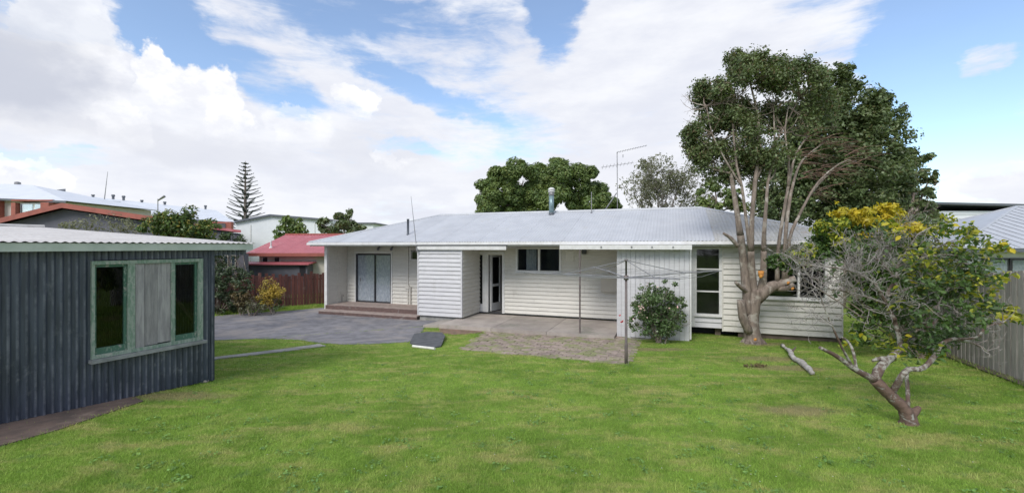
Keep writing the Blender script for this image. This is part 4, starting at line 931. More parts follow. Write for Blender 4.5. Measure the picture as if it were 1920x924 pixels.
# Norfolk pine
def norfolk():
    d = 62.0; x = (460-960)/F*d; zt = CH+(462-302)/F*d
    t = thing('norfolk_pine', 'tall symmetrical conifer with tiered horizontal branches on the far skyline', 'tree', (x, d, 0)); m = MB()
    m.tube([(x, d, 0), (x, d, zt*.6), (x, d, zt)], [.3, .2, .03], 8); m.build('trunk', M_bark, t, True)
    z = zt-.45; i = 0; rnd = random.Random(3)
    q = []
    while z > 4.5:
        f = zt-z; R0 = .22+f*.37*(1-.026*f); nb = 6 if f > 1 else 5; m = MB(); off = rnd.random()*6
        for k in range(nb):
            a = off+k*2*math.pi/nb; L = R0*rnd.uniform(.85, 1.12); dr = Vector((math.cos(a), math.sin(a), 0))
            pts = [Vector((x, d, z))+dr*L*u+Vector((0, 0, L*(.10*u+.20*u*u)-.04*L)) for u in (0, .35, .7, 1)]
            m.tube(pts, [.05, .04, .03, .02], 4)
            for u in np.linspace(.22, 1, max(3, int(L*5))):
                p = pts[0].lerp(pts[3], u)+Vector((0, 0, -.05*L*math.sin(u*3.1)))
                for sgn in (-1, 1):
                    e = p+(Vector((-dr.y, dr.x, 0))*sgn*.8+dr*.7+Vector((0, 0, .5))).normalized()*.34*(1.15-u*.6); m.tube([p, (p+e)/2+Vector((0, 0, -.03)), e], [.035, .05, .02], 3, cap=False)
        o = m.build('branch_whorl', L_pine, t); z -= .50+.012*i; i += 1
norfolk()
# ---- citrus tree (half bare) near the camera
def citrus():
    x, y = G(1706, 794); d = y
    t = thing('citrus_tree', 'gnarled half-bare citrus tree with leaning lichen-grey branches on the right of the lawn', 'tree', (x, y, g(x, y)))
    m = MB()
    Pm = lambda pts: [P(a, b, d+c) for a, b, c in pts]
    tree_tube(m, Pm([(1706, 806, 0), (1704, 788, 0), (1694, 765, 0), (1668, 740, 0), (1640, 712, 0)]), [.12, .09, .066, .064, .06], 5, 10, .1)
    tree_tube(m, Pm([(1704, 780, 0), (1718, 768, .02), (1724, 763, .0)]), [.06, .04, .02], 3, 7, .1)
    for q in range(5):
        a = q*1.25+.3; b = P(1705, 790, d); tree_tube(m, [b, b+Vector((math.cos(a)*.08, math.sin(a)*.08, -.05)), b+Vector((math.cos(a)*.15, math.sin(a)*.15, -.1))], [.06, .045, .015], 3, 6)
    m.build('trunk', M_bark3, t, True); m = MB()
    S_ = [([(1640, 712, 0), (1600, 690, -.05), (1570, 668, -.1), (1537, 651, -.15)], [.055, .04, .032, .022]),
          ([(1640, 712, 0), (1650, 690, .05), (1668, 672, .1), (1690, 655, .2)], [.07, .065, .055, .045]),
          ([(1668, 672, .1), (1648, 672, .12), (1636, 676, .1)], [.04, .03, .02]),
          ([(1690, 655, .2), (1680, 610, .25), (1662, 570, .2), (1640, 530, .1)], [.04, .032, .026, .02]),
          ([(1678, 600, .2), (1668, 580, .25), (1664, 550, .3), (1680, 525, .3), (1682, 500, .3)], [.035, .03, .028, .026, .02]),
          ([(1664, 555, .25), (1690, 545, .3), (1725, 535, .3), (1760, 528, .3)], [.022, .02, .015, .01]),
          ([(1682, 500, .3), (1700, 470, .3), (1720, 440, .4)], [.02, .014, .008]), ([(1680, 525, .3), (1650, 490, .3), (1600, 470, .4)], [.02, .014, .008]),
          ([(1674, 735, 0), (1690, 705, -.1), (1705, 692, -.1), (1730, 690, -.1), (1755, 665, -.05)], [.045, .042, .04, .036, .034]),
          ([(1755, 665, -.05), (1765, 645, 0), (1790, 635, 0), (1830, 645, 0), (1850, 658, 0)], [.034, .03, .026, .018, .012]),
          ([(1790, 635, 0), (1830, 632, -.1), (1850, 612, -.1), (1880, 605, -.1)], [.022, .018, .014, .008]),
          ([(1755, 665, -.05), (1745, 640, 0), (1735, 610, .1), (1760, 570, .1)], [.03, .024, .02, .014]),
          ([(1702, 760, 0), (1702, 730, .1), (1700, 705, .15), (1706, 690, .2)], [.03, .028, .025, .02]),
          ([(1606, 692, -.05), (1600, 660, 0), (1590, 640, .05), (1578, 632, .05)], [.025, .02, .018, .013]),
          ([(1600, 690, -.05), (1578, 650, -.15), (1560, 610, -.2), (1545, 575, -.2)], [.02, .016, .012, .008]),
          ([(1662, 570, .2), (1620, 555, .1), (1580, 545, 0), (1540, 540, -.1)], [.022, .016, .012, .007]),
          ([(1640, 530, .1), (1600, 510, 0), (1550, 500, -.1), (1500, 498, -.15)], [.018, .014, .01, .006]),
          ([(1690, 655, .2), (1720, 630, .3), (1770, 590, .3), (1810, 560, .3)], [.028, .024, .02, .012]),
          ([(1682, 500, .3), (1740, 480, .3), (1800, 480, .3), (1850, 500, .3)], [.018, .014, .01, .007])]
    for pts, rad in S_: tree_tube(m, Pm(pts), [q*.78 for q in rad], 4, 7, .13)
    m.build('limbs', M_bark2, t, True)
    m = MB()
    tw = [(1640, 530, .1), (1600, 510, 0), (1550, 500, -.1), (1500, 498, -.15), (1580, 545, 0), (1540, 540, -.1), (1560, 610, -.2), (1545, 575, -.2), (1620, 555, .1), (1650, 490, .3), (1600, 470, .4), (1680, 525, .3), (1700, 470, .3), (1725, 535, .3), (1600, 540, .1), (1630, 580, .1), (1660, 460, .3), (1740, 480, .3), (1620, 500, .1), (1520, 520, -.1)]
    for px, py, c in tw:
        for k in range(4): grow(m, P(px, py, d+c+random.uniform(-.1, .1)), (random.gauss(-.15, .8), random.gauss(0, .6), random.gauss(.35, .6)), .22, .007, 3, wob=.38, spread=.75, sides=3, rmin=.0022, shrink=.72)
    for px, py, c in [(1850, 658, 0), (1880, 605, -.1), (1850, 612, -.1), (1830, 645, 0), (1700, 560, .2), (1735, 610, .1), (1760, 570, .1), (1537, 560, -.1)]:
        for k in range(3): grow(m, P(px, py, d+c), (random.gauss(.2, .7), random.gauss(0, .5), random.gauss(.1, .5)), .17, .006, 2, wob=.35, spread=.7, sides=3, rmin=.0022)
    o = m.build('twigs', M_twig, t); o['kind'] = 'stuff'
    nodes = [P(a, b, d+c) for pts, rad in S_ for a, b, c in pts[1:]]
    m2 = MB()
    def sprigs(sp_, L, Wd, mat, nm):
        out = []
        for a, b, r, n in sp_:
            for rep in range(2 if r > 25 else 1):
                c = P(a+random.uniform(-r, r)*.45*rep, b+random.uniform(-r, r)*.4*rep, d+random.uniform(-.05, .45)); R0 = r/F*d
                near = min(nodes, key=lambda q: (q-c).length); tips = []
                tree_tube(m2, [near, near.lerp(c, .5)+Vector((0, 0, .03)), c], [.009, .007, .005], 3, 4)
                for k in range(4 if rep == 0 else 3): grow(m2, near.lerp(c, .8) if k else c, ((c-near).normalized()*.6+Vector((random.gauss(0, .7), random.gauss(0, .7), random.gauss(.1, .6)))), R0*.75, .0055, 2, wob=.25, spread=.6, up=.03, tips=tips, sides=3, seg=2, rmin=.002)
                for p, q in tips: out.append((p, .05, max(3, int(n*.72/len(tips)/(1.5 if r > 25 else 1)*random.uniform(.5, 1.5)))))
        foliage(out, L, Wd, mat, t, name=nm, k_sub=3, sub=.9, shell=.1)
    sprigs([(1760, 590, 50, 850), (1800, 600, 36, 450), (1720, 600, 40, 500), (1780, 540, 45, 650), (1730, 560, 45, 500), (1815, 495, 34, 350), (1760, 500, 40, 420), (1700, 640, 30, 160), (1840, 580, 22, 160), (1600, 500, 40, 90), (1650, 470, 40, 120), (1740, 620, 34, 400), (1790, 565, 34, 400)], .066, .03, leafm('dark_citrus_leaf', (.055, .105, .035), (.09, .15, .045), hue=((.18, .21, .05), .05), tr=.25), 'dark_foliage')
    sprigs([(1770, 520, 34, 330), (1800, 535, 26, 200), (1835, 500, 24, 130), (1860, 470, 20, 80), (1790, 450, 22, 90), (1715, 485, 22, 70), (1760, 450, 24, 80), (1850, 570, 22, 80), (1775, 420, 14, 40), (1680, 655, 24, 60), (1815, 430, 12, 26), (1900, 590, 12, 16), (1750, 660, 16, 30)], .064, .03, L_ylg, 'light_foliage')
    m2.build('sprigs', M_twig, t)['kind'] = 'stuff'
    # big single leaves that stand out at the tips
    mats = [L_cit, L_ylg, L_yel]; mesh = []
    for k, mt in enumerate(mats):
        me = bpy.data.meshes.new('leaf'); L, w = .085, .02
        v = [(0, 0, 0), (w, L*.3, .006), (w*1.1, L*.6, .004), (0, L, -.01), (-w*1.1, L*.6, .004), (-w, L*.3, .006), (0, L*.5, -.004)]
        me.from_pydata(v, [], [(0, 1, 6), (1, 2, 6), (2, 3, 6), (3, 4, 6), (4, 5, 6), (5, 0, 6)]); me.materials.append(mt); mesh.append(me)
    spots = [(1870, 590, 20, 1), (1895, 595, 14, 2), (1840, 575, 24, 1), (1855, 470, 22, 1), (1885, 460, 12, 2), (1810, 440, 18, 0), (1775, 425, 14, 0), (1600, 640, 20, 1), (1690, 655, 20, 1), (1690, 420, 22, 2), (1690, 560, 40, 1), (1730, 500, 40, 1), (1800, 520, 40, 1), (1760, 660, 20, 0), (1885, 520, 18, 1)]
    n = 0
    for px, py, r, k in spots:
        for _ in range(18):
            o = bpy.data.objects.new('leaf', mesh[k if random.random() < .7 else random.randint(0, 2)]); COL.objects.link(o); o.parent = t
            q = P(px+random.gauss(0, r*.5), py+random.gauss(0, r*.45), d+random.uniform(-.12, .25)); o.location = q-WL[t.name]
            o.rotation_euler = (random.uniform(-1, .6), random.uniform(-.9, .9), random.uniform(0, 6.28)); n += 1
citrus()
# bushes
def bush(name, label, cat, base, clusters, llen, lwid, mat, stems=6, extra=None, **kw):
    t = thing(name, label, cat, base); m = MB(); b = Vector(base)
    cs = [Vector(c) for c, r, n in clusters]
    for k in range(max(stems, len(cs))):
        c = cs[k % len(cs)]; p0 = b+Vector((random.uniform(-.1, .1), random.uniform(-.1, .1), -.03)); tree_tube(m, [p0, p0.lerp(c, .5)+Vector((random.uniform(-.05, .05), 0, .03)), c], [.022, .016, .008], 3, 5)
        for _ in range(2): grow(m, p0.lerp(c, .6), (random.gauss(0, .7), random.gauss(0, .6), random.uniform(.1, .8)), .25, .007, 2, sides=3)
    m.build('stems', M_bark, t); foliage(clusters, llen, lwid, mat, t, name='foliage', **kw)
    if extra:
        for nm, cl, a, b_, mt in extra: foliage(cl, a, b_, mt, t, name=nm, k_sub=6, sub=.4, shell=.3)
    return t
x, y = G(1238, 643); d = y
C = lambda L, d_: [(P(a, b, d_+random.uniform(-.12, .12)), (r/F*d_, r/F*d_, r/F*d_), n) for a, b, r, n in L]
bush('camellia_bush', 'round camellia bush with scattered pink blooms against the vertical white boards', 'bush', (x, y, g(x, y)),
     C([(1215, 550, 20, 700), (1250, 545, 20, 700), (1240, 575, 30, 1300), (1205, 585, 22, 800), (1270, 570, 16, 450), (1225, 610, 26, 900), (1258, 605, 22, 650), (1192, 605, 14, 300), (1275, 595, 12, 200), (1240, 632, 16, 260), (1215, 575, 36, 1500), (1245, 590, 36, 1500)], d), .07, .04, L_cam, stems=12, sub=.36, shell=.3, k_sub=14,
     extra=[('blossom', C([(1210, 578, 18, 14), (1222, 535, 14, 5), (1250, 570, 22, 8), (1200, 600, 12, 6)], d-.3), .06, .05, M_petal), ('red_blossom', C([(1166, 602, 3, 10), (1162, 592, 2, 4)], d-.1), .05, .05, M_redpet)])
x, y = 9.35, 10.6
bush('tall_shrub', 'leafy green shrub with bright yellow top between the house corner and the citrus tree', 'shrub', (9.0, 9.6, g(9, 9.6)),
     C([(1560, 455, 34, 1300), (1520, 478, 26, 800), (1600, 440, 40, 1500), (1485, 492, 22, 600), (1455, 490, 16, 350), (1640, 460, 46, 1800), (1690, 470, 46, 1700), (1620, 515, 34, 1000), (1540, 450, 22, 500), (1650, 520, 50, 1600), (1635, 580, 36, 1000), (1690, 560, 50, 1300), (1625, 625, 24, 400), (1720, 440, 30, 700), (1745, 500, 40, 1000), (1735, 560, 40, 800), (1570, 440, 34, 1200), (1635, 470, 54, 2600), (1690, 500, 60, 2400), (1640, 550, 50, 1500)], 9.6), .095, .042, leafm('shrub_leaf', (.05, .095, .025), (.085, .15, .035), hue=((.22, .27, .04), .04), tr=.28), stems=10, sub=.42, shell=.2, k_sub=26,
     extra=[('yellow_foliage', C([(1600, 412, 26, 420), (1640, 405, 30, 650), (1680, 415, 30, 600), (1700, 432, 22, 300), (1615, 430, 24, 260), (1660, 432, 30, 350), (1570, 405, 10, 60), (1728, 425, 14, 110)], 9.3), .12, .05, L_yel), ('lime_foliage', C([(1560, 430, 30, 400), (1500, 470, 26, 160), (1640, 440, 40, 350), (1735, 445, 24, 200)], 9.2), .12, .05, L_ylg),
            ('yellow_foliage', C([(1568, 378, 3, 6), (1583, 400, 4, 8), (1555, 403, 5, 8), (1580, 392, 4, 6)], 9.0), .11, .05, L_yel)])
# planting by the red fence
bush('conifer_shrub', 'dark spreading shrub at the left end of the red fence', 'shrub', (-11.6, 17.3, 0), C([(415, 545, 26, 900), (440, 520, 24, 800), (400, 515, 22, 700), (450, 560, 22, 600), (425, 570, 22, 500), (395, 560, 22, 500), (460, 535, 16, 300), (405, 490, 18, 300)], 17.2), .12, .05, leafm('dark_shrub_leaf', (.055, .085, .045), (.09, .125, .06)), sub=.4, k_sub=12, shell=.3)
bush('bronze_shrub', 'small bronze-leaved shrub between the dark shrub and the yellow one', 'shrub', (-10.7, 17.2, 0), C([(452, 545, 16, 350), (462, 558, 12, 200), (448, 570, 12, 200)], 17.0), .1, .05, L_bron, sub=.45, k_sub=8)
bush('yellow_shrub', 'low orange-yellow shrub before the red fence', 'shrub', (-9.6, 17.5, 0), C([(505, 548, 20, 650), (492, 552, 16, 420), (522, 550, 14, 380), (508, 560, 18, 300)], 17.5), .09, .04, leafm('golden_leaf', (.42, .30, .05), (.28, .24, .06), isl=.3), sub=.45, k_sub=9, extra=[('lower_leaves', C([(505, 568, 18, 260), (490, 572, 12, 120), (525, 570, 12, 120)], 17.5), .1, .05, L_cam)])
bush('grey_shrub', 'low grey-green plant under the yellow shrub by the driveway edge', 'plant', (-10.1, 17.0, 0), C([(475, 575, 12, 200), (490, 578, 8, 120), (462, 578, 10, 150)], 17.0), .09, .04, L_wispy, sub=.5, k_sub=6)
# shrubs seen over the shed roof
bush('garden_shrub', 'bushy green and yellow shrub behind the shed roof at its right end', 'shrub', (-9.6, 12.4, 0), C([(330, 424, 33, 1900), (368, 420, 30, 1500), (298, 425, 26, 900), (345, 410, 16, 500), (390, 432, 20, 700), (350, 445, 34, 900), (312, 414, 14, 350)], 12.6), .1, .045, leafm('shrub_green', (.06, .11, .03), (.12, .17, .04), hue=((.3, .25, .05), .1)), sub=.4, k_sub=12)
bush('garden_shrub', 'pale feathery shrub before the dark gable, left of two over the shed roof', 'shrub', (-12.5, 12.8, 0), C([(140, 425, 22, 300), (170, 422, 18, 160), (120, 430, 16, 160)], 12.8), .09, .03, L_wispy, sub=.5, k_sub=8)
bush('garden_shrub', 'pale feathery shrub before the dark gable, beside the bushy green shrub', 'shrub', (-11.0, 12.8, 0), C([(225, 422, 20, 260), (255, 432, 18, 160), (210, 430, 14, 120)], 12.8), .09, .03, L_wispy, sub=.5, k_sub=8)
bush('hedge', 'dark low hedge between the shed roof end and the red roof', 'hedge', (-11.2, 19, 0), C([(410, 450, 14, 500), (430, 446, 12, 400), (450, 452, 10, 300), (395, 455, 14, 400), (420, 470, 24, 900), (395, 490, 24, 900)], 19.0), .12, .05, leafm('hedge_leaf', (.06, .095, .04), (.10, .14, .055)), sub=.45, k_sub=14)
# trees beyond the red roof
for nm, lab, cx, cyy, L, d_, mt in [('round_tree', 'round mid-green tree behind the red roof, left of two', 552, 432, [(545, 425, 20, 700), (565, 430, 18, 500), (535, 437, 16, 350), (555, 440, 22, 500)], 36, L_round),
                            ('dark_tree', 'dark loose-topped tree behind the red roof, right of two', 650, 430, [(640, 420, 22, 700), (665, 428, 22, 700), (615, 425, 16, 350), (655, 407, 12, 200), (600, 420, 12, 180), (680, 435, 14, 300), (640, 438, 26, 500)], 36, L_dark)]:
    bx = (cx-960)/F*d_
    simple_tree(nm, lab, (bx, d_, 0), .15, P(cx, 455, d_), C(L, d_), .3, .16, mt, dict(sub=.4, k_sub=9))
# creeper tuft near wing wall + weeds
x, y = G(1410, 688); t = meta(np_mesh('twig_litter', leaves([((x, y, g(x, y)+.03), (.30, .09, .012), 200)], .05, .022, k_sub=40, sub=.3), 4, L_bron), 'small scatter of brown leaf litter lying on the lawn before the pruned tree', 'leaf litter'); t['kind'] = 'stuff'
# ================================================================== SMALL GROUND THINGS
def log():
    a = G(1466, 650); b = G(1523, 704); m = MB(); za, zb_ = g(*a), g(*b); A = Vector((a[0], a[1], za+.05)); B = Vector((b[0], b[1], zb_+.05))
    t = thing('fallen_log', 'pale bleached split log lying on the grass right of the pruned tree', 'log', (A+B)/2)
    mid = A.lerp(B, .35)+Vector((.0, 0, .03)); tree_tube(m, [A.lerp(B, .12), mid, A.lerp(B, .55)+Vector((-.05, 0, -.0)), A.lerp(B, .75)+Vector((.02, 0, 0)), B], [.02, .055, .05, .06, .035], 5, 7, .28); m.tube([A, A.lerp(B, .10)+Vector((0, 0, .01))], [.045, .04], 6, jit=.3); m.build('trunk', M_log, t, True)
    m = MB(); tree_tube(m, [A.lerp(B, .4)+Vector((.02, .02, .03)), A.lerp(B, .35)+Vector((.13, .0, .12))], [.03, .015], 3, 5); m.build('branch_stub', M_beam, t)
log()
def rockslab():
    pts = [G(768, 636, .12), G(776, 624, .12), G(800, 621, .12), G(828, 622, .12), G(834, 628, .12), G(826, 642, .12), G(800, 645, .12)]
    m = MB(); z = g(*pts[0]); m.prism([(x, y-.0, z+.0) for x, y in pts], [(x+.01, y, z+.055+(.0 if i < 4 else .015)) for i, (x, y) in enumerate(pts)])
    o = m.build('stone_slab', M_rock, None, base=True); meta(o, 'dark rough paving slab lying loose at the edge of the driveway', 'stone slab')
    a, b = G(774, 651), G(815, 656); m = MB(); m.tube([(a[0], a[1], g(*a)+.035), (b[0], b[1], g(*b)+.035)], .032, 8)
    meta(m.build('pipe', M_pvc, None, base=True), 'short white pipe on the grass in front of the dark stone slab', 'pipe')
rockslab()
# ================================================================== BACKGROUND BUILDINGS
def ident(a, b, c): return (a, b, c)
def red_house():
    d = 25.0; t = thing('house', 'cream house with red iron roof beyond the dark red fence', 'house', ((570-960)/F*d, 27, 0))
    x0, x1 = (470-960)/F*d, (760-960)/F*d; dr = 4.5
    ze = CH-(475-462)/F*d; zr = CH+(462-439.5)/F*(d+dr)
    X = lambda px, dd=d: (px-960)/F*dd
    rf = lambda tt, q, h: (tt, d+q, ze+(zr-ze)*q/dr+h)
    n = 9
    for i in range(n): corr(rf, x0-.3+(x1-x0+.3)*i/n, x0-.3+(x1-x0+.3)*(i+1)/n+.03, 0, dr, .2, .015, M_redroof, t, 'roof_sheet', sides=4)
    m = MB(); m.poly([(x0-.3, d+2*dr, ze), (x1, d+2*dr, ze), (x1, d+dr, zr), (x0-.3, d+dr, zr)]); m.build('back_roof', M_redroof, t)
    m = MB(); m.box(ident, x0-.3, x1, d+dr-.12, d+dr+.12, zr-.02, zr+.06); m.build('ridge_cap', M_redtrim, t)
    m = MB(); m.box(ident, x0-.3, x1, d-.05, d-.01, ze-.16, ze+.02); m.build('fascia', M_redtrim, t)
    m = MB(); m.box(ident, x0+.2, x1, d+.5, d+2*dr-.5, 0, ze-.02); m.poly([(x0+.2, d+.5, ze-.02), (x0+.2, d+2*dr-.5, ze-.02), (x0+.2, d+dr, zr-.1)]); m.build('wall', M_cream, t)
    for px in (498, 520):
        m = MB(); xx = X(px, d+.5); m.box(ident, xx-.17, xx+.17, d+.46, d+.52, 1.78, 2.08); w = m.build('window', M_trim, t); m = MB(); m.box(ident, xx-.13, xx+.13, d+.44, d+.455, 1.81, 2.05); m.build('pane', M_black, w)
    # small vent on roof
    m = MB(); q = rf(X(508, 26), 1.2, 0); m.lathe((X(508, 26.2), q[1], q[2]-.05), [(.12, 0), (.05, .15), (.05, .42), (.03, .5)], 8); m.build('vent', M_trim, t)
    # lean-to with dark wall
    d2 = 24.75; a0, a1 = X(455, d2), X(576, d2); zl = CH-(495-462)/F*d2
    m = MB(); m.hexa([(a0-.2, d2-.25, zl-.04), (a1+.2, d2-.25, zl-.04), (a1+.2, d+.49, zl+.05), (a0-.2, d+.49, zl+.05), (a0-.2, d2-.25, zl+.03), (a1+.2, d2-.25, zl+.03), (a1+.2, d+.49, zl+.12), (a0-.2, d+.49, zl+.12)]); m.build('lean_to_roof', M_redroof, t)
    m = MB(); m.box(ident, a0, a1, d2, d+.45, 0, zl-.03); m.build('lean_to_wall', M_dkwall, t)
    m = MB(); m.box(ident, a1-.42, a1-.1, d2-.03, d2-.005, 1.0, zl-.12); m.build('lean_to_door', M_black, t)
red_house()
def gable_house():
    d = 15.5; t = thing('house', 'dark grey gabled house with red roof edging behind the shed', 'house', P(110, 462, d+3)-Vector((0, 0, CH)))
    back = Vector((-.62, .785, 0)); A = P(116, 385, d); Lp = P(-140, 462-14, d); Rp = P(300, 412.5, d)
    zl = Lp.z; b0 = Vector((Lp.x, Lp.y, 0)); b1 = Vector((Rp.x, Rp.y, 0))
    D = back*7
    m = MB(); ring = [b0, b1, Rp-Vector((0, 0, .12)), A-Vector((0, 0, .12)), Lp-Vector((0, 0, .12))]; o = back*.35; m.prism([p+o for p in ring], [p+D for p in ring]); m.build('wall', M_dkwall, t)
    for q, nm in ((Lp, 'roof'), (Rp, 'roof')):
        e = (q-A); q2 = q+e*.04
        m = MB(); m.hexa([q2, A, A+D, q2+D, q2+Vector((0, 0, .07)), A+Vector((0, 0, .07)), A+D+Vector((0, 0, .07)), q2+D+Vector((0, 0, .07))]); m.build(nm, M_redroof, t)
        m = MB(); f = -back*.04; m.hexa([q2+f-Vector((0, 0, .09)), A+f-Vector((0, 0, .09)), A-Vector((0, 0, .09)), q2-Vector((0, 0, .09)), q2+f+Vector((0, 0, .085)), A+f+Vector((0, 0, .085)), A+Vector((0, 0, .085)), q2+Vector((0, 0, .085))]); m.build('barge_board', M_redtrim, t)
    # rear extension seen to the right
    d3 = 21.0
    m = MB(); m.hexa([P(295, 417, d3), P(452, 436, d3), P(452, 436, d3)+Vector((-2.6, 3, .1)), P(295, 417, d3)+Vector((-2.6, 3, .1))]+[q+Vector((0, 0, .12)) for q in (P(295, 417, d3), P(452, 436, d3), P(452, 436, d3)+Vector((-2.6, 3, .1)), P(295, 417, d3)+Vector((-2.6, 3, .1)))]); m.build('extension_roof', M_redroof, t)
    a, b = P(300, 462, d3), P(447, 462, d3)
    m = MB(); m.hexa([(a.x, d3+.2, 0), (b.x, d3+.2, 0), (b.x-2.6, d3+3, 0), (a.x-2.6, d3+3, 0), (a.x, d3+.2, P(295, 419, d3).z), (b.x, d3+.2, P(452, 438, d3).z), (b.x-2.6, d3+3, P(452, 438, d3).z), (a.x-2.6, d3+3, P(295, 419, d3).z)]); m.build('extension_wall', M_dkwall, t)
    for p0, p1 in ((415, 424), (430, 438)):
        q0, q1 = P(p0, 478, d3), P(p1, 505, d3); m = MB(); m.box(ident, q0.x, q1.x, d3+.14, d3+.19, q1.z, q0.z); w = m.build('window', M_cream, t)
        m = MB(); m.box(ident, q0.x+.03, q1.x-.03, d3+.12, d3+.135, q1.z+.03, q0.z-.03); m.build('pane', G_pale, w)
    m = MB(); q = P(456, 462, d3); m.box(ident, q.x-.12, q.x+.14, d3-.2, d3+.2, 0, P(456, 476, d3).z); m.build('corner_post', M_dkwall, t)
gable_house()
def townhouse():
    d = 34.0; t = thing('townhouse', 'two-storey pale pink townhouse with red corner panels and white hipped roof at far left', 'building', P(40, 462, d+3)-Vector((0, 0, CH)))
    e0, e1 = P(-160, 366, d), P(124, 376.5, d-1.5); z = e0.z
    r0, r1 = P(-160, 338, d+5), P(60, 347, d+4); bk = Vector((0, 9, 0))
    m = MB(); m.hexa([(e0.x, e0.y+.4, 0), (e1.x-.7, e1.y+.5, 0), (e1.x-.7, e1.y+8.5, 0), (e0.x, e0.y+8.5, 0), (e0.x, e0.y+.4, e0.z-.04), (e1.x-.7, e1.y+.5, e1.z-.04), (e1.x-.7, e1.y+8.5, e1.z-.04), (e0.x, e0.y+8.5, e0.z-.04)]); m.build('wall', M_pinkw, t)
    m = MB(); m.poly([e0, e1, r1, r0]); m.poly([e1, e1+bk, r1]); m.poly([r0, r1, e1+bk, e0+bk]); m.poly([e0, e0+bk, e1+bk, e1]); m.build('roof', M_farroof, t)
    m = MB(); f = Vector((0, -.05, 0)); u = Vector((0, 0, .16)); m.hexa([e0+f-u, e1+f-u, e1-u, e0-u, e0+f, e1+f, e1, e0]); m.build('gutter', M_trimdk, t)
    # panels of red cladding and windows
    for a, b, ya, yb, mt, nm in ((-6, 4, 370, 430, M_redtrim, 'cladding_panel'), (44, 120, 374, 379, M_redtrim, 'cladding_panel'), (44, 52, 379.5, 430, M_redtrim, 'cladding_panel'), (105, 120, 379.5, 430, M_redtrim, 'cladding_panel')):
        q0, q1 = P(a, ya, d-.6), P(b, yb, d-.6); yy = d+.4-1.3*((a+160)/284); m = MB(); m.box(ident, q0.x, q1.x, yy-.9, yy+.2, q1.z, q0.z-.1); m.build(nm, mt, t)
    q0, q1 = P(53, 382, d-.6), P(104, 420, d-.6); m = MB(); m.box(ident, q0.x, q1.x, d-1.15, d-.9, q1.z, q0.z); w = m.build('window', M_trim, t)
    for a, b in ((54, 78), (80, 103)):
        q0, q1 = P(a, 383, d-.6), P(b, 419, d-.6); m = MB(); m.box(ident, q0.x+.05, q1.x-.05, d-1.2, d-1.155, q1.z, q0.z-.05); m.build('pane', G_pale, w)
    q = P(33, 346, d+4.4); m = MB(); m.lathe(q-Vector((0, 0, .2)), [(.15, 0), (.22, .2), (.2, .4), (.05, .45)], 8); m.build('roof_vent', M_steel, t)
    # long terrace further back
    d = 44.0; t = thing('terrace', 'long terrace with low pale grey roof and ridge vents behind the gabled house', 'building', P(270, 462, d+3)-Vector((0, 0, CH)))
    r0, r1 = P(100, 361, d+4), P(405, 394, d+10); e0, e1 = P(80, 388, d), P(441, 417, d+4); bk = Vector((0, 9, 0)); sk = Vector((-9, 0, 0))
    m = MB(); m.poly([e0, e1, r1, r0]); m.poly([r0, r1, e1+bk+sk, e0+bk]); m.poly([e1, e1+bk+sk, r1]); m.poly([e0, r0, e0+bk]); m.build('roof', M_farroof, t)
    m = MB(); o = Vector((0, .6, -.05)); m.hexa([(e0.x, e0.y+.6, 0), (e1.x-.6, e1.y+.6, 0), (e1.x-9.6, e1.y+9, 0), (e0.x, e0.y+9, 0), e0+o, e1+o-Vector((.6, 0, 0)), e1+o+Vector((-9.6, 8.4, 0)), e0+o+Vector((0, 8.4, 0))]); m.build('wall', M_pinkw, t)
    m = MB(); f = Vector((0, -.05, 0)); u = Vector((0, 0, .18)); m.hexa([e0+f-u, e1+f-u, e1-u, e0-u, e0+f, e1+f, e1, e0]); m.build('gutter', M_trimdk, t)
    m = MB(); q0, q1 = P(385, 416, d+3), P(438, 434, d+3); m.box(ident, q0.x, q1.x, d+2.6, d+3.0, q1.z, q0.z); m.build('cladding_panel', M_redtrim, t)
    m = MB(); q0, q1 = P(398, 419, d+3), P(428, 434, d+3); m.box(ident, q0.x, q1.x, d+2.5, d+2.59, q1.z, q0.z); m.build('window', G_pale, t)
    # dark dormer notch and window
    m = MB(); m.hexa([P(98, 357, d-2), P(123, 362, d-2), P(123, 362, d+2), P(98, 357, d+2), P(98, 356, d-2), P(123, 361-6, d-2), P(123, 355, d+2), P(98, 356, d+2)][:4]+[P(100, 356.5, d-2), P(123, 361-7, d-2), P(123, 354, d+2), P(100, 356.5, d+2)]); m.build('gable_end', M_trimdk, t)
    m = MB(); q0, q1 = P(126, 375, d-3), P(150, 388, d-3); m.box(ident, q0.x-.25, q1.x+.25, d-3, d+1, q1.z-.6, q0.z+.25); w = m.build('dormer', M_whitew, t)
    m = MB(); m.box(ident, q0.x, q1.x, d-3.06, d-3.01, q1.z, q0.z); m.build('dormer_pane', M_black, w)
    for px, py, r, hh in ((88, 0, .15, .5), (168, 0, .15, .4), (204, 0, .15, .65), (223, 0, .15, .65), (257, 0, .15, .4), (301, 0, .15, .5), (383, 0, .14, .6)):
        f = (px-100)/305; 
        if f < 0: continue
        q = r0.lerp(r1, f); m = MB(); m.lathe(q-Vector((0, 0, .15)), [(r*.8, 0), (r*.8, hh*.7), (r*1.2, hh*.72), (r, hh)], 8); m.build('roof_vent', M_trimdk, t)
    # mast + dish aerial
    for (a, b, x2, lab, nm) in ((200, 320, 196, 'very thin tall radio mast rising above the terrace roof', 'radio_mast'),):
        p = P(196, 372, 40); q = P(202, 322, 40); m = MB(); m.tube([Vector((p.x, 40, 0)), p, q], [.06, .04, .015], 5); meta(m.build(nm, M_steel, None, base=True), lab, 'mast')
    p = P(296, 395, 30); t = thing('roof_aerial', 'small television aerial on a pole above the green shrub behind the shed', 'antenna', (p.x, 30, 0))
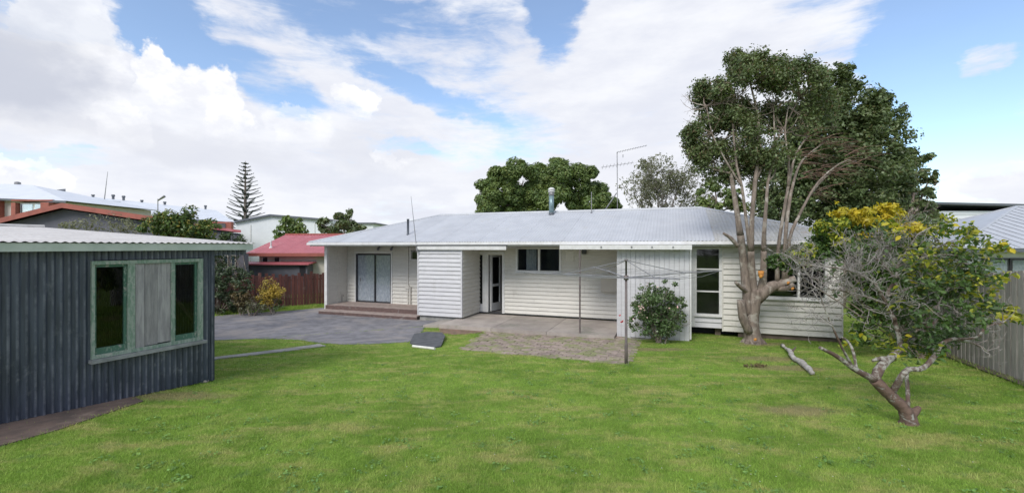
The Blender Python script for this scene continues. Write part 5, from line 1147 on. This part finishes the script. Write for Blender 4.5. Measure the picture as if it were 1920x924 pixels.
    m = MB(); m.tube([Vector((p.x, 30, 0)), P(296, 373, 30)], .03, 5); m.build('mast', M_steel, t); m = MB(); m.tube([P(296, 376, 30), P(309, 368, 30)], [.05, .09], 5); m.build('boom', M_steel, t)
townhouse()
def far_buildings():
    d = 58.0; t = thing('warehouse', 'long plain white building with low dark-edged gable roof below the skyline conifer', 'building', P(530, 462, d+8)-Vector((0, 0, CH)))
    A = P(506, 401.5, d); L = P(438, 414, d); Rr = P(622, 411, d); D = Vector((-4, 22, 0)); u = Vector((0, 0, .25))
    ring = [Vector((L.x, d, 0)), Vector((Rr.x, d, 0)), Rr-u*.5, A-u*.5, L-u*.5]; o = Vector((0, .4, 0)); m = MB(); m.prism([p+o for p in ring], [p+D for p in ring]); m.build('wall', M_whitew, t)
    for a, b in ((L, A), (A, Rr)): m = MB(); m.hexa([a-u, b-u, b+D-u, a+D-u, a, b, b+D, a+D]); m.build('roof', M_trimdk, t)
    m = MB(); 
    for px in (470, 540, 590): q = P(px, 462, d+.35); m.box(ident, q.x-.04, q.x+.04, d+.33, d+.42, 0, 5.7 if px > 480 else 5.6)
    m.build('panel_joint', M_trim, t)
    t = thing('flat_building', 'small white flat-roofed building just left of the main roof slope', 'building', P(692, 462, 60)-Vector((0, 0, CH)))
    q0, q1 = P(600, 418, 60), P(700, 425, 60); m = MB(); m.box(ident, q0.x, q1.x, 60, 70, 0, q0.z-.15); m.build('wall', M_whitew, t); m = MB(); m.box(ident, q0.x-.2, q1.x+.3, 59.7, 70, q0.z-.149, q0.z+.05); m.build('roof', M_trimdk, t)
    # right neighbour
    t = thing('house', 'neighbouring house with pale grey hipped roof behind the right-hand fence', 'house', (18.5, 18, 0))
    zE = CH-3/F*14; B0 = Vector((14.35, 14.2, zE)); Rdir = Vector((.93, -.12, 0)); Bk = Vector((.34, .94, 0)); AP = P(1906, 387.5, 18.3)
    E1 = B0+Rdir*14; E0b = B0+Bk*9.5; AP2 = AP+Rdir*6; E1b = E1+Bk*9.5
    nrm = [(B0, E1, AP, AP2)]
    def face(a, b, c, dd, n):              # sheets between eave a-b and ridge c-dd
        for i in range(n):
            f0, f1 = i/n, (i+1)/n; q = [a.lerp(b, f0), a.lerp(b, f1), c.lerp(dd, f1), c.lerp(dd, f0)]; w = MB()
            k = 4
            for j in range(k+1):
                f = j/k; h = Vector((0, 0, .012 if j in (0, k) else 0)); w.v += [tuple(q[0].lerp(q[1], f)+h), tuple(q[3].lerp(q[2], f)+h)]
            w.f = [(2*j, 2*j+2, 2*j+3, 2*j+1) for j in range(k)]; w.build('roof_sheet', M_rroof, t)
    # front plane: eave points mapped straight up the slope
    n = 34
    hips = AP-B0; run = hips.dot(Rdir.normalized()); ru = Rdir.normalized(); up = AP-(B0+ru*run)
    L_ = (E1-B0).length
    for i in range(n):
        f0, f1 = L_*i/n, L_*(i+1)/n; w = MB(); k = 4
        for j in range(k+1):
            f = f0+(f1-f0)*j/k; g_ = min(1, f/run, max(0, (L_-f))/run); h = Vector((0, 0, .012 if j == 0 else 0)); w.v += [tuple(B0+ru*f+h), tuple(B0+ru*f+up*g_+h)]
        w.f = [(2*j, 2*j+2, 2*j+3, 2*j+1) for j in range(k)]; w.build('roof_sheet', M_rroof, t)
    m = MB(); m.poly([E0b, B0, AP]); m.build('roof_side', M_rroof, t)
    m = MB(); m.poly([B0+ru*(L_-run)+up, E1, E1b]); m.poly([AP, B0+ru*(L_-run)+up, E1b, E0b]); m.build('roof_back', M_rroof, t)
    m = MB(); m.tube([B0, AP], .05, 6); m.tube([E0b, AP], .05, 6); m.tube([AP, B0+ru*(L_-run)+up], .05, 6); m.build('ridge_cap', M_rroof, t)
    m = MB(); u = Vector((0, 0, .13)); f = Vector((0, -.05, 0)); m.hexa([B0+f-u, E1+f-u, E1-u, B0-u, B0+f, E1+f, E1, B0]); m.hexa([B0-u, B0-u+Vector((.05, 0, 0)), E0b-u+Vector((.05, 0, 0)), E0b-u, B0, B0+Vector((.05, 0, 0)), E0b+Vector((.05, 0, 0)), E0b]); m.build('gutter', M_trimdk, t)
    wv = lambda a, b, c: tuple(B0+Rdir*a+Bk*b-Vector((0, 0, zE))+Vector((0, 0, c)))
    m = MB(); m.box(wv, .5, 13.5, .5, 9, 0, zE-.05); m.build('wall', M_whitew, t)
    m = MB(); m.box(wv, .5-.02, 13.5, .43, .49, zE-.3, zE-.14); m.build('soffit_trim', M_trim, t)
    for a, b in ((1.15, 1.95), (2.0, 3.6)):
        m = MB(); m.box(wv, a, b, .42, .49, .95, zE-.33); w = m.build('window', M_black, t); m = MB(); m.box(wv, a+.07, b-.05, .405, .418, 1.0, zE-.40); m.build('blind', M_curt, w); m = MB(); m.box(wv, a+.07, b-.05, .39, .40, 1.0, zE-.40); m.build('pane', G_win, w)
    # building behind it
    t = thing('long_building', 'pale grey boarded building with dark flat roof edge behind the neighbouring roof', 'building', P(1840, 462, 29)-Vector((0, 0, CH)))
    d = 28.0; q0, q1 = P(1730, 378, d), P(2250, 390, d); m = MB(); m.hexa([q0-Vector((0, 0, .14)), q1-Vector((0, 0, .14)), q1+Vector((0, 8, -.14)), q0+Vector((0, 8, -.14)), q0, q1, q1+Vector((0, 8, 0)), q0+Vector((0, 8, 0))]); m.build('roof', M_trimdk, t)
    zt = q1.z-.15
    m = MB(); m.box(ident, q0.x+.8, q1.x-.5, d+.5, d+7.5, 0, zt); m.build('wall_core', M_whitew, t)
    for i in range(9):
        m = MB(); z0 = zt-.25*(i+1); m.prism([(q0.x+.8, d+.499, z0), (q0.x+.8, d+.46, z0), (q0.x+.8, d+.49, z0+.245), (q0.x+.8, d+.499, z0+.245)], [(q1.x-.5, d+.499, z0), (q1.x-.5, d+.46, z0), (q1.x-.5, d+.49, z0+.245), (q1.x-.5, d+.499, z0+.245)]); m.build('weatherboard', M_whitew, t)
far_buildings()
def daisies():
    v = []
    for _ in range(150):
        yy = math.exp(random.uniform(math.log(3.6), math.log(10.5))); xx = random.uniform(-.8, 1.1)*yy
        if xx < -yy*.75: continue
        z = g(xx, yy)+.03; r = .007
        for k in range(3):
            a = k*math.pi/3; v += [(xx-math.cos(a)*r, yy-math.sin(a)*r, z), (xx, yy, z-.004), (xx+math.cos(a)*r, yy+math.sin(a)*r, z)]
    o = np_mesh('daisies', np.array(v), 3, M_trim); meta(o, 'tiny white clover and daisy heads scattered in the lawn', 'flowers', kind='stuff')
daisies()
# ================================================================== GRASS BLADES
def grass():
    N = 620000; ymin, ymax = 2.6, 17.5
    y = np.exp(RNG.uniform(math.log(ymin), math.log(ymax), N)); x = RNG.uniform(-1.3, 1.3, N)*y
    keep = np.ones(N, bool)
    hp = [H(-.05, -.0, 0)[:2], H(2.5, 0, 0)[:2], H(3.9, .2, 0)[:2], H(3.9, -1.6, 0)[:2], H(12.1, -1.65, 0)[:2], H(13.1, -.5, 0)[:2], H(18, -.5, 0)[:2], H(18, 7, 0)[:2], H(0, 7, 0)[:2]]
    th_ = R_(25); a = (math.sin(th_), math.cos(th_)); n = (math.cos(th_), -math.sin(th_)); Q = lambda u, w: (-4.95+a[0]*u+n[0]*w, 7.2+a[1]*u+n[1]*w)
    shed_p = [Q(.0, .03), Q(-7, .03), Q(-7, -8), Q(0, -8)]
    for poly, sparse in ((drive, 0), (path, .1), (dirt, .02), (sub, .1), (hp, 0), (shed_p, 0), (pat, .10)):
        ins = inpoly(x, y, poly); keep &= ~(ins & (RNG.random(N) >= sparse))
    for bx, by, rx, ry in BARE:
        dd = np.hypot((x-bx)/rx, (y-by)/ry); keep &= ~((dd < .9) & (RNG.random(N) < .45))
    x, y = x[keep], y[keep]; N = len(x); z = gnp(x, y)-.004
    sc = np.maximum(1, y/4.5); h = RNG.uniform(.014, .034, N)*(1+.25*(RNG.random(N) < .05)); w = .0032*sc
    ang = RNG.uniform(0, 2*np.pi, N); lean = RNG.uniform(.1, .9, N)*h; la = RNG.uniform(0, 2*np.pi, N)
    p = np.stack([x, y, z], 1); s = np.stack([np.cos(ang)*w, np.sin(ang)*w, 0*w], 1)
    tip = p+np.stack([np.cos(la)*lean, np.sin(la)*lean, h], 1)
    v = np.stack([p-s, p+s, tip], 1).reshape(-1, 3)
    m = bpy.data.materials.new('grass_blade'); m.use_nodes = True; t = NT(m.node_tree); pr = t.n['Principled BSDF']
    gm = t.node('ShaderNodeNewGeometry'); col = grass_col(t, gm.outputs['Position'], 1.18); r = gm.outputs['Random Per Island']
    vv = t.node('ShaderNodeCombineXYZ'); q = t.m('ADD', .82, t.m('MULTIPLY', r, .4)); [t.l.new(q, vv.inputs[i]) for i in range(3)]
    col = t.mix(1.0, col, vv.outputs[0], 'MULTIPLY'); t.put(pr.inputs['Base Color'], col); pr.inputs['Roughness'].default_value = .6; pr.inputs['Specular IOR Level'].default_value = .2
    tr = t.node('ShaderNodeBsdfTranslucent'); t.put(tr.inputs[0], col); mx = t.node('ShaderNodeMixShader'); mx.inputs[0].default_value = .35
    t.l.new(pr.outputs[0], mx.inputs[1]); t.l.new(tr.outputs[0], mx.inputs[2]); t.l.new(mx.outputs[0], t.n['Material Output'].inputs[0])
    o = np_mesh('grass', v, 3, m); meta(o, 'short mown green lawn grass with straw patches', 'grass', kind='stuff')
    # verge of longer grass by the fences and wall feet
    segs = [((-13, 16.6), (-8.6, 20.0), .5, 5000), (tuple(f0-fd*1.2-nn*-.06), tuple(f0+fd*8-nn*-.06), .03, 1500)]
    vs = []
    for a_, b_, wd, n_ in segs:
        f = RNG.random(n_); xx = a_[0]+(b_[0]-a_[0])*f+RNG.normal(0, wd, n_); yy = a_[1]+(b_[1]-a_[1])*f+RNG.normal(0, wd*.5, n_); hh = RNG.uniform(.05, .14, n_)
        an = RNG.uniform(0, 6.28, n_); p = np.stack([xx, yy, gnp(xx, yy)-.004], 1); s = np.stack([np.cos(an)*.008, np.sin(an)*.008, 0*an], 1); tip = p+np.stack([np.cos(an*3)*hh*.5, np.sin(an*3)*hh*.5, hh], 1); vs.append(np.stack([p-s, p+s, tip], 1).reshape(-1, 3))
    o = np_mesh('grass', np.concatenate(vs), 3, m); meta(o, 'longer unmown grass along the foot of the two fences', 'grass', kind='stuff')
grass()
def tufts():
    vs = []
    def blades(xx, yy, n, sp_, h0, h1, w):
        x = xx+RNG.normal(0, sp_, n); y = yy+RNG.normal(0, sp_, n); h = RNG.uniform(h0, h1, n); an = RNG.uniform(0, 6.28, n)
        p = np.stack([x, y, gnp(x, y)-.004], 1); s_ = np.stack([np.cos(an)*w, np.sin(an)*w, 0*an], 1); tip = p+np.stack([np.cos(an*3)*h*.7, np.sin(an*3)*h*.7, h], 1)
        vs.append(np.stack([p-s_, p+s_, tip], 1).reshape(-1, 3))
    for poly, keep in ((pat, 1), (path, .8), (dirt, .6), (drive[9:19], .8), (sub, 1)):
        for i in range(len(poly)):
            a, b = poly[i], poly[(i+1) % len(poly)]; L = math.dist(a, b)
            if L > 9: continue
            for k in range(int(L/.035*keep)):
                f = random.random(); blades(a[0]+(b[0]-a[0])*f, a[1]+(b[1]-a[1])*f, 5, .035, .02, .055, .005)
    for k in range(700):                  # taller clumps in the lawn
        y = math.exp(random.uniform(math.log(3.4), math.log(11))); x = random.uniform(-1.2, 1.2)*y
        if any(inpoly(np.array([x]), np.array([y]), q)[0] for q in (drive, pat, dirt, path)) or (x < -.72*y-1 and y < 8): continue
        blades(x, y, 14, .05, .03, .06, .004)
    for k in range(260):                  # grass in the patio joints
        a = random.choice(pat); b = random.choice(pat); f = random.random(); c = random.choice(pat); q = random.random()*.6; x = (a[0]+(b[0]-a[0])*f)*(1-q)+c[0]*q; y = (a[1]+(b[1]-a[1])*f)*(1-q)+c[1]*q
        blades(x, y, 8, .05, .015, .035, .006)
    o = np_mesh('grass', np.concatenate(vs), 3, bpy.data.materials['grass_blade']); meta(o, 'ragged tufts of grass creeping over path, patio and driveway edges', 'grass', kind='stuff')
    q = []
    for k in range(230):                  # clover and plantain rosettes
        y = math.exp(random.uniform(math.log(3.4), math.log(10))); x = random.uniform(-1.1, 1.2)*y
        if any(inpoly(np.array([x]), np.array([y]), p)[0] for p in (drive, pat, dirt, path)) or (x < -.72*y-1 and y < 8): continue
        q.append(((x, y, g(x, y)+.018), (.09, .09, .010), 22))
    v = leaves(q, .03, .02, k_sub=12, sub=.3, up=1.6); o = np_mesh('clover', v, 4, leafm('clover_leaf', (.13, .25, .06), (.19, .32, .08), tr=.2)); meta(o, 'low dark clover and weed rosettes dotted through the lawn', 'clover', kind='stuff')
tufts()
print('objects', len(S.objects), 'tris', sum(len(o.data.loops)-2*len(o.data.polygons) for o in S.objects if o.type == 'MESH'))
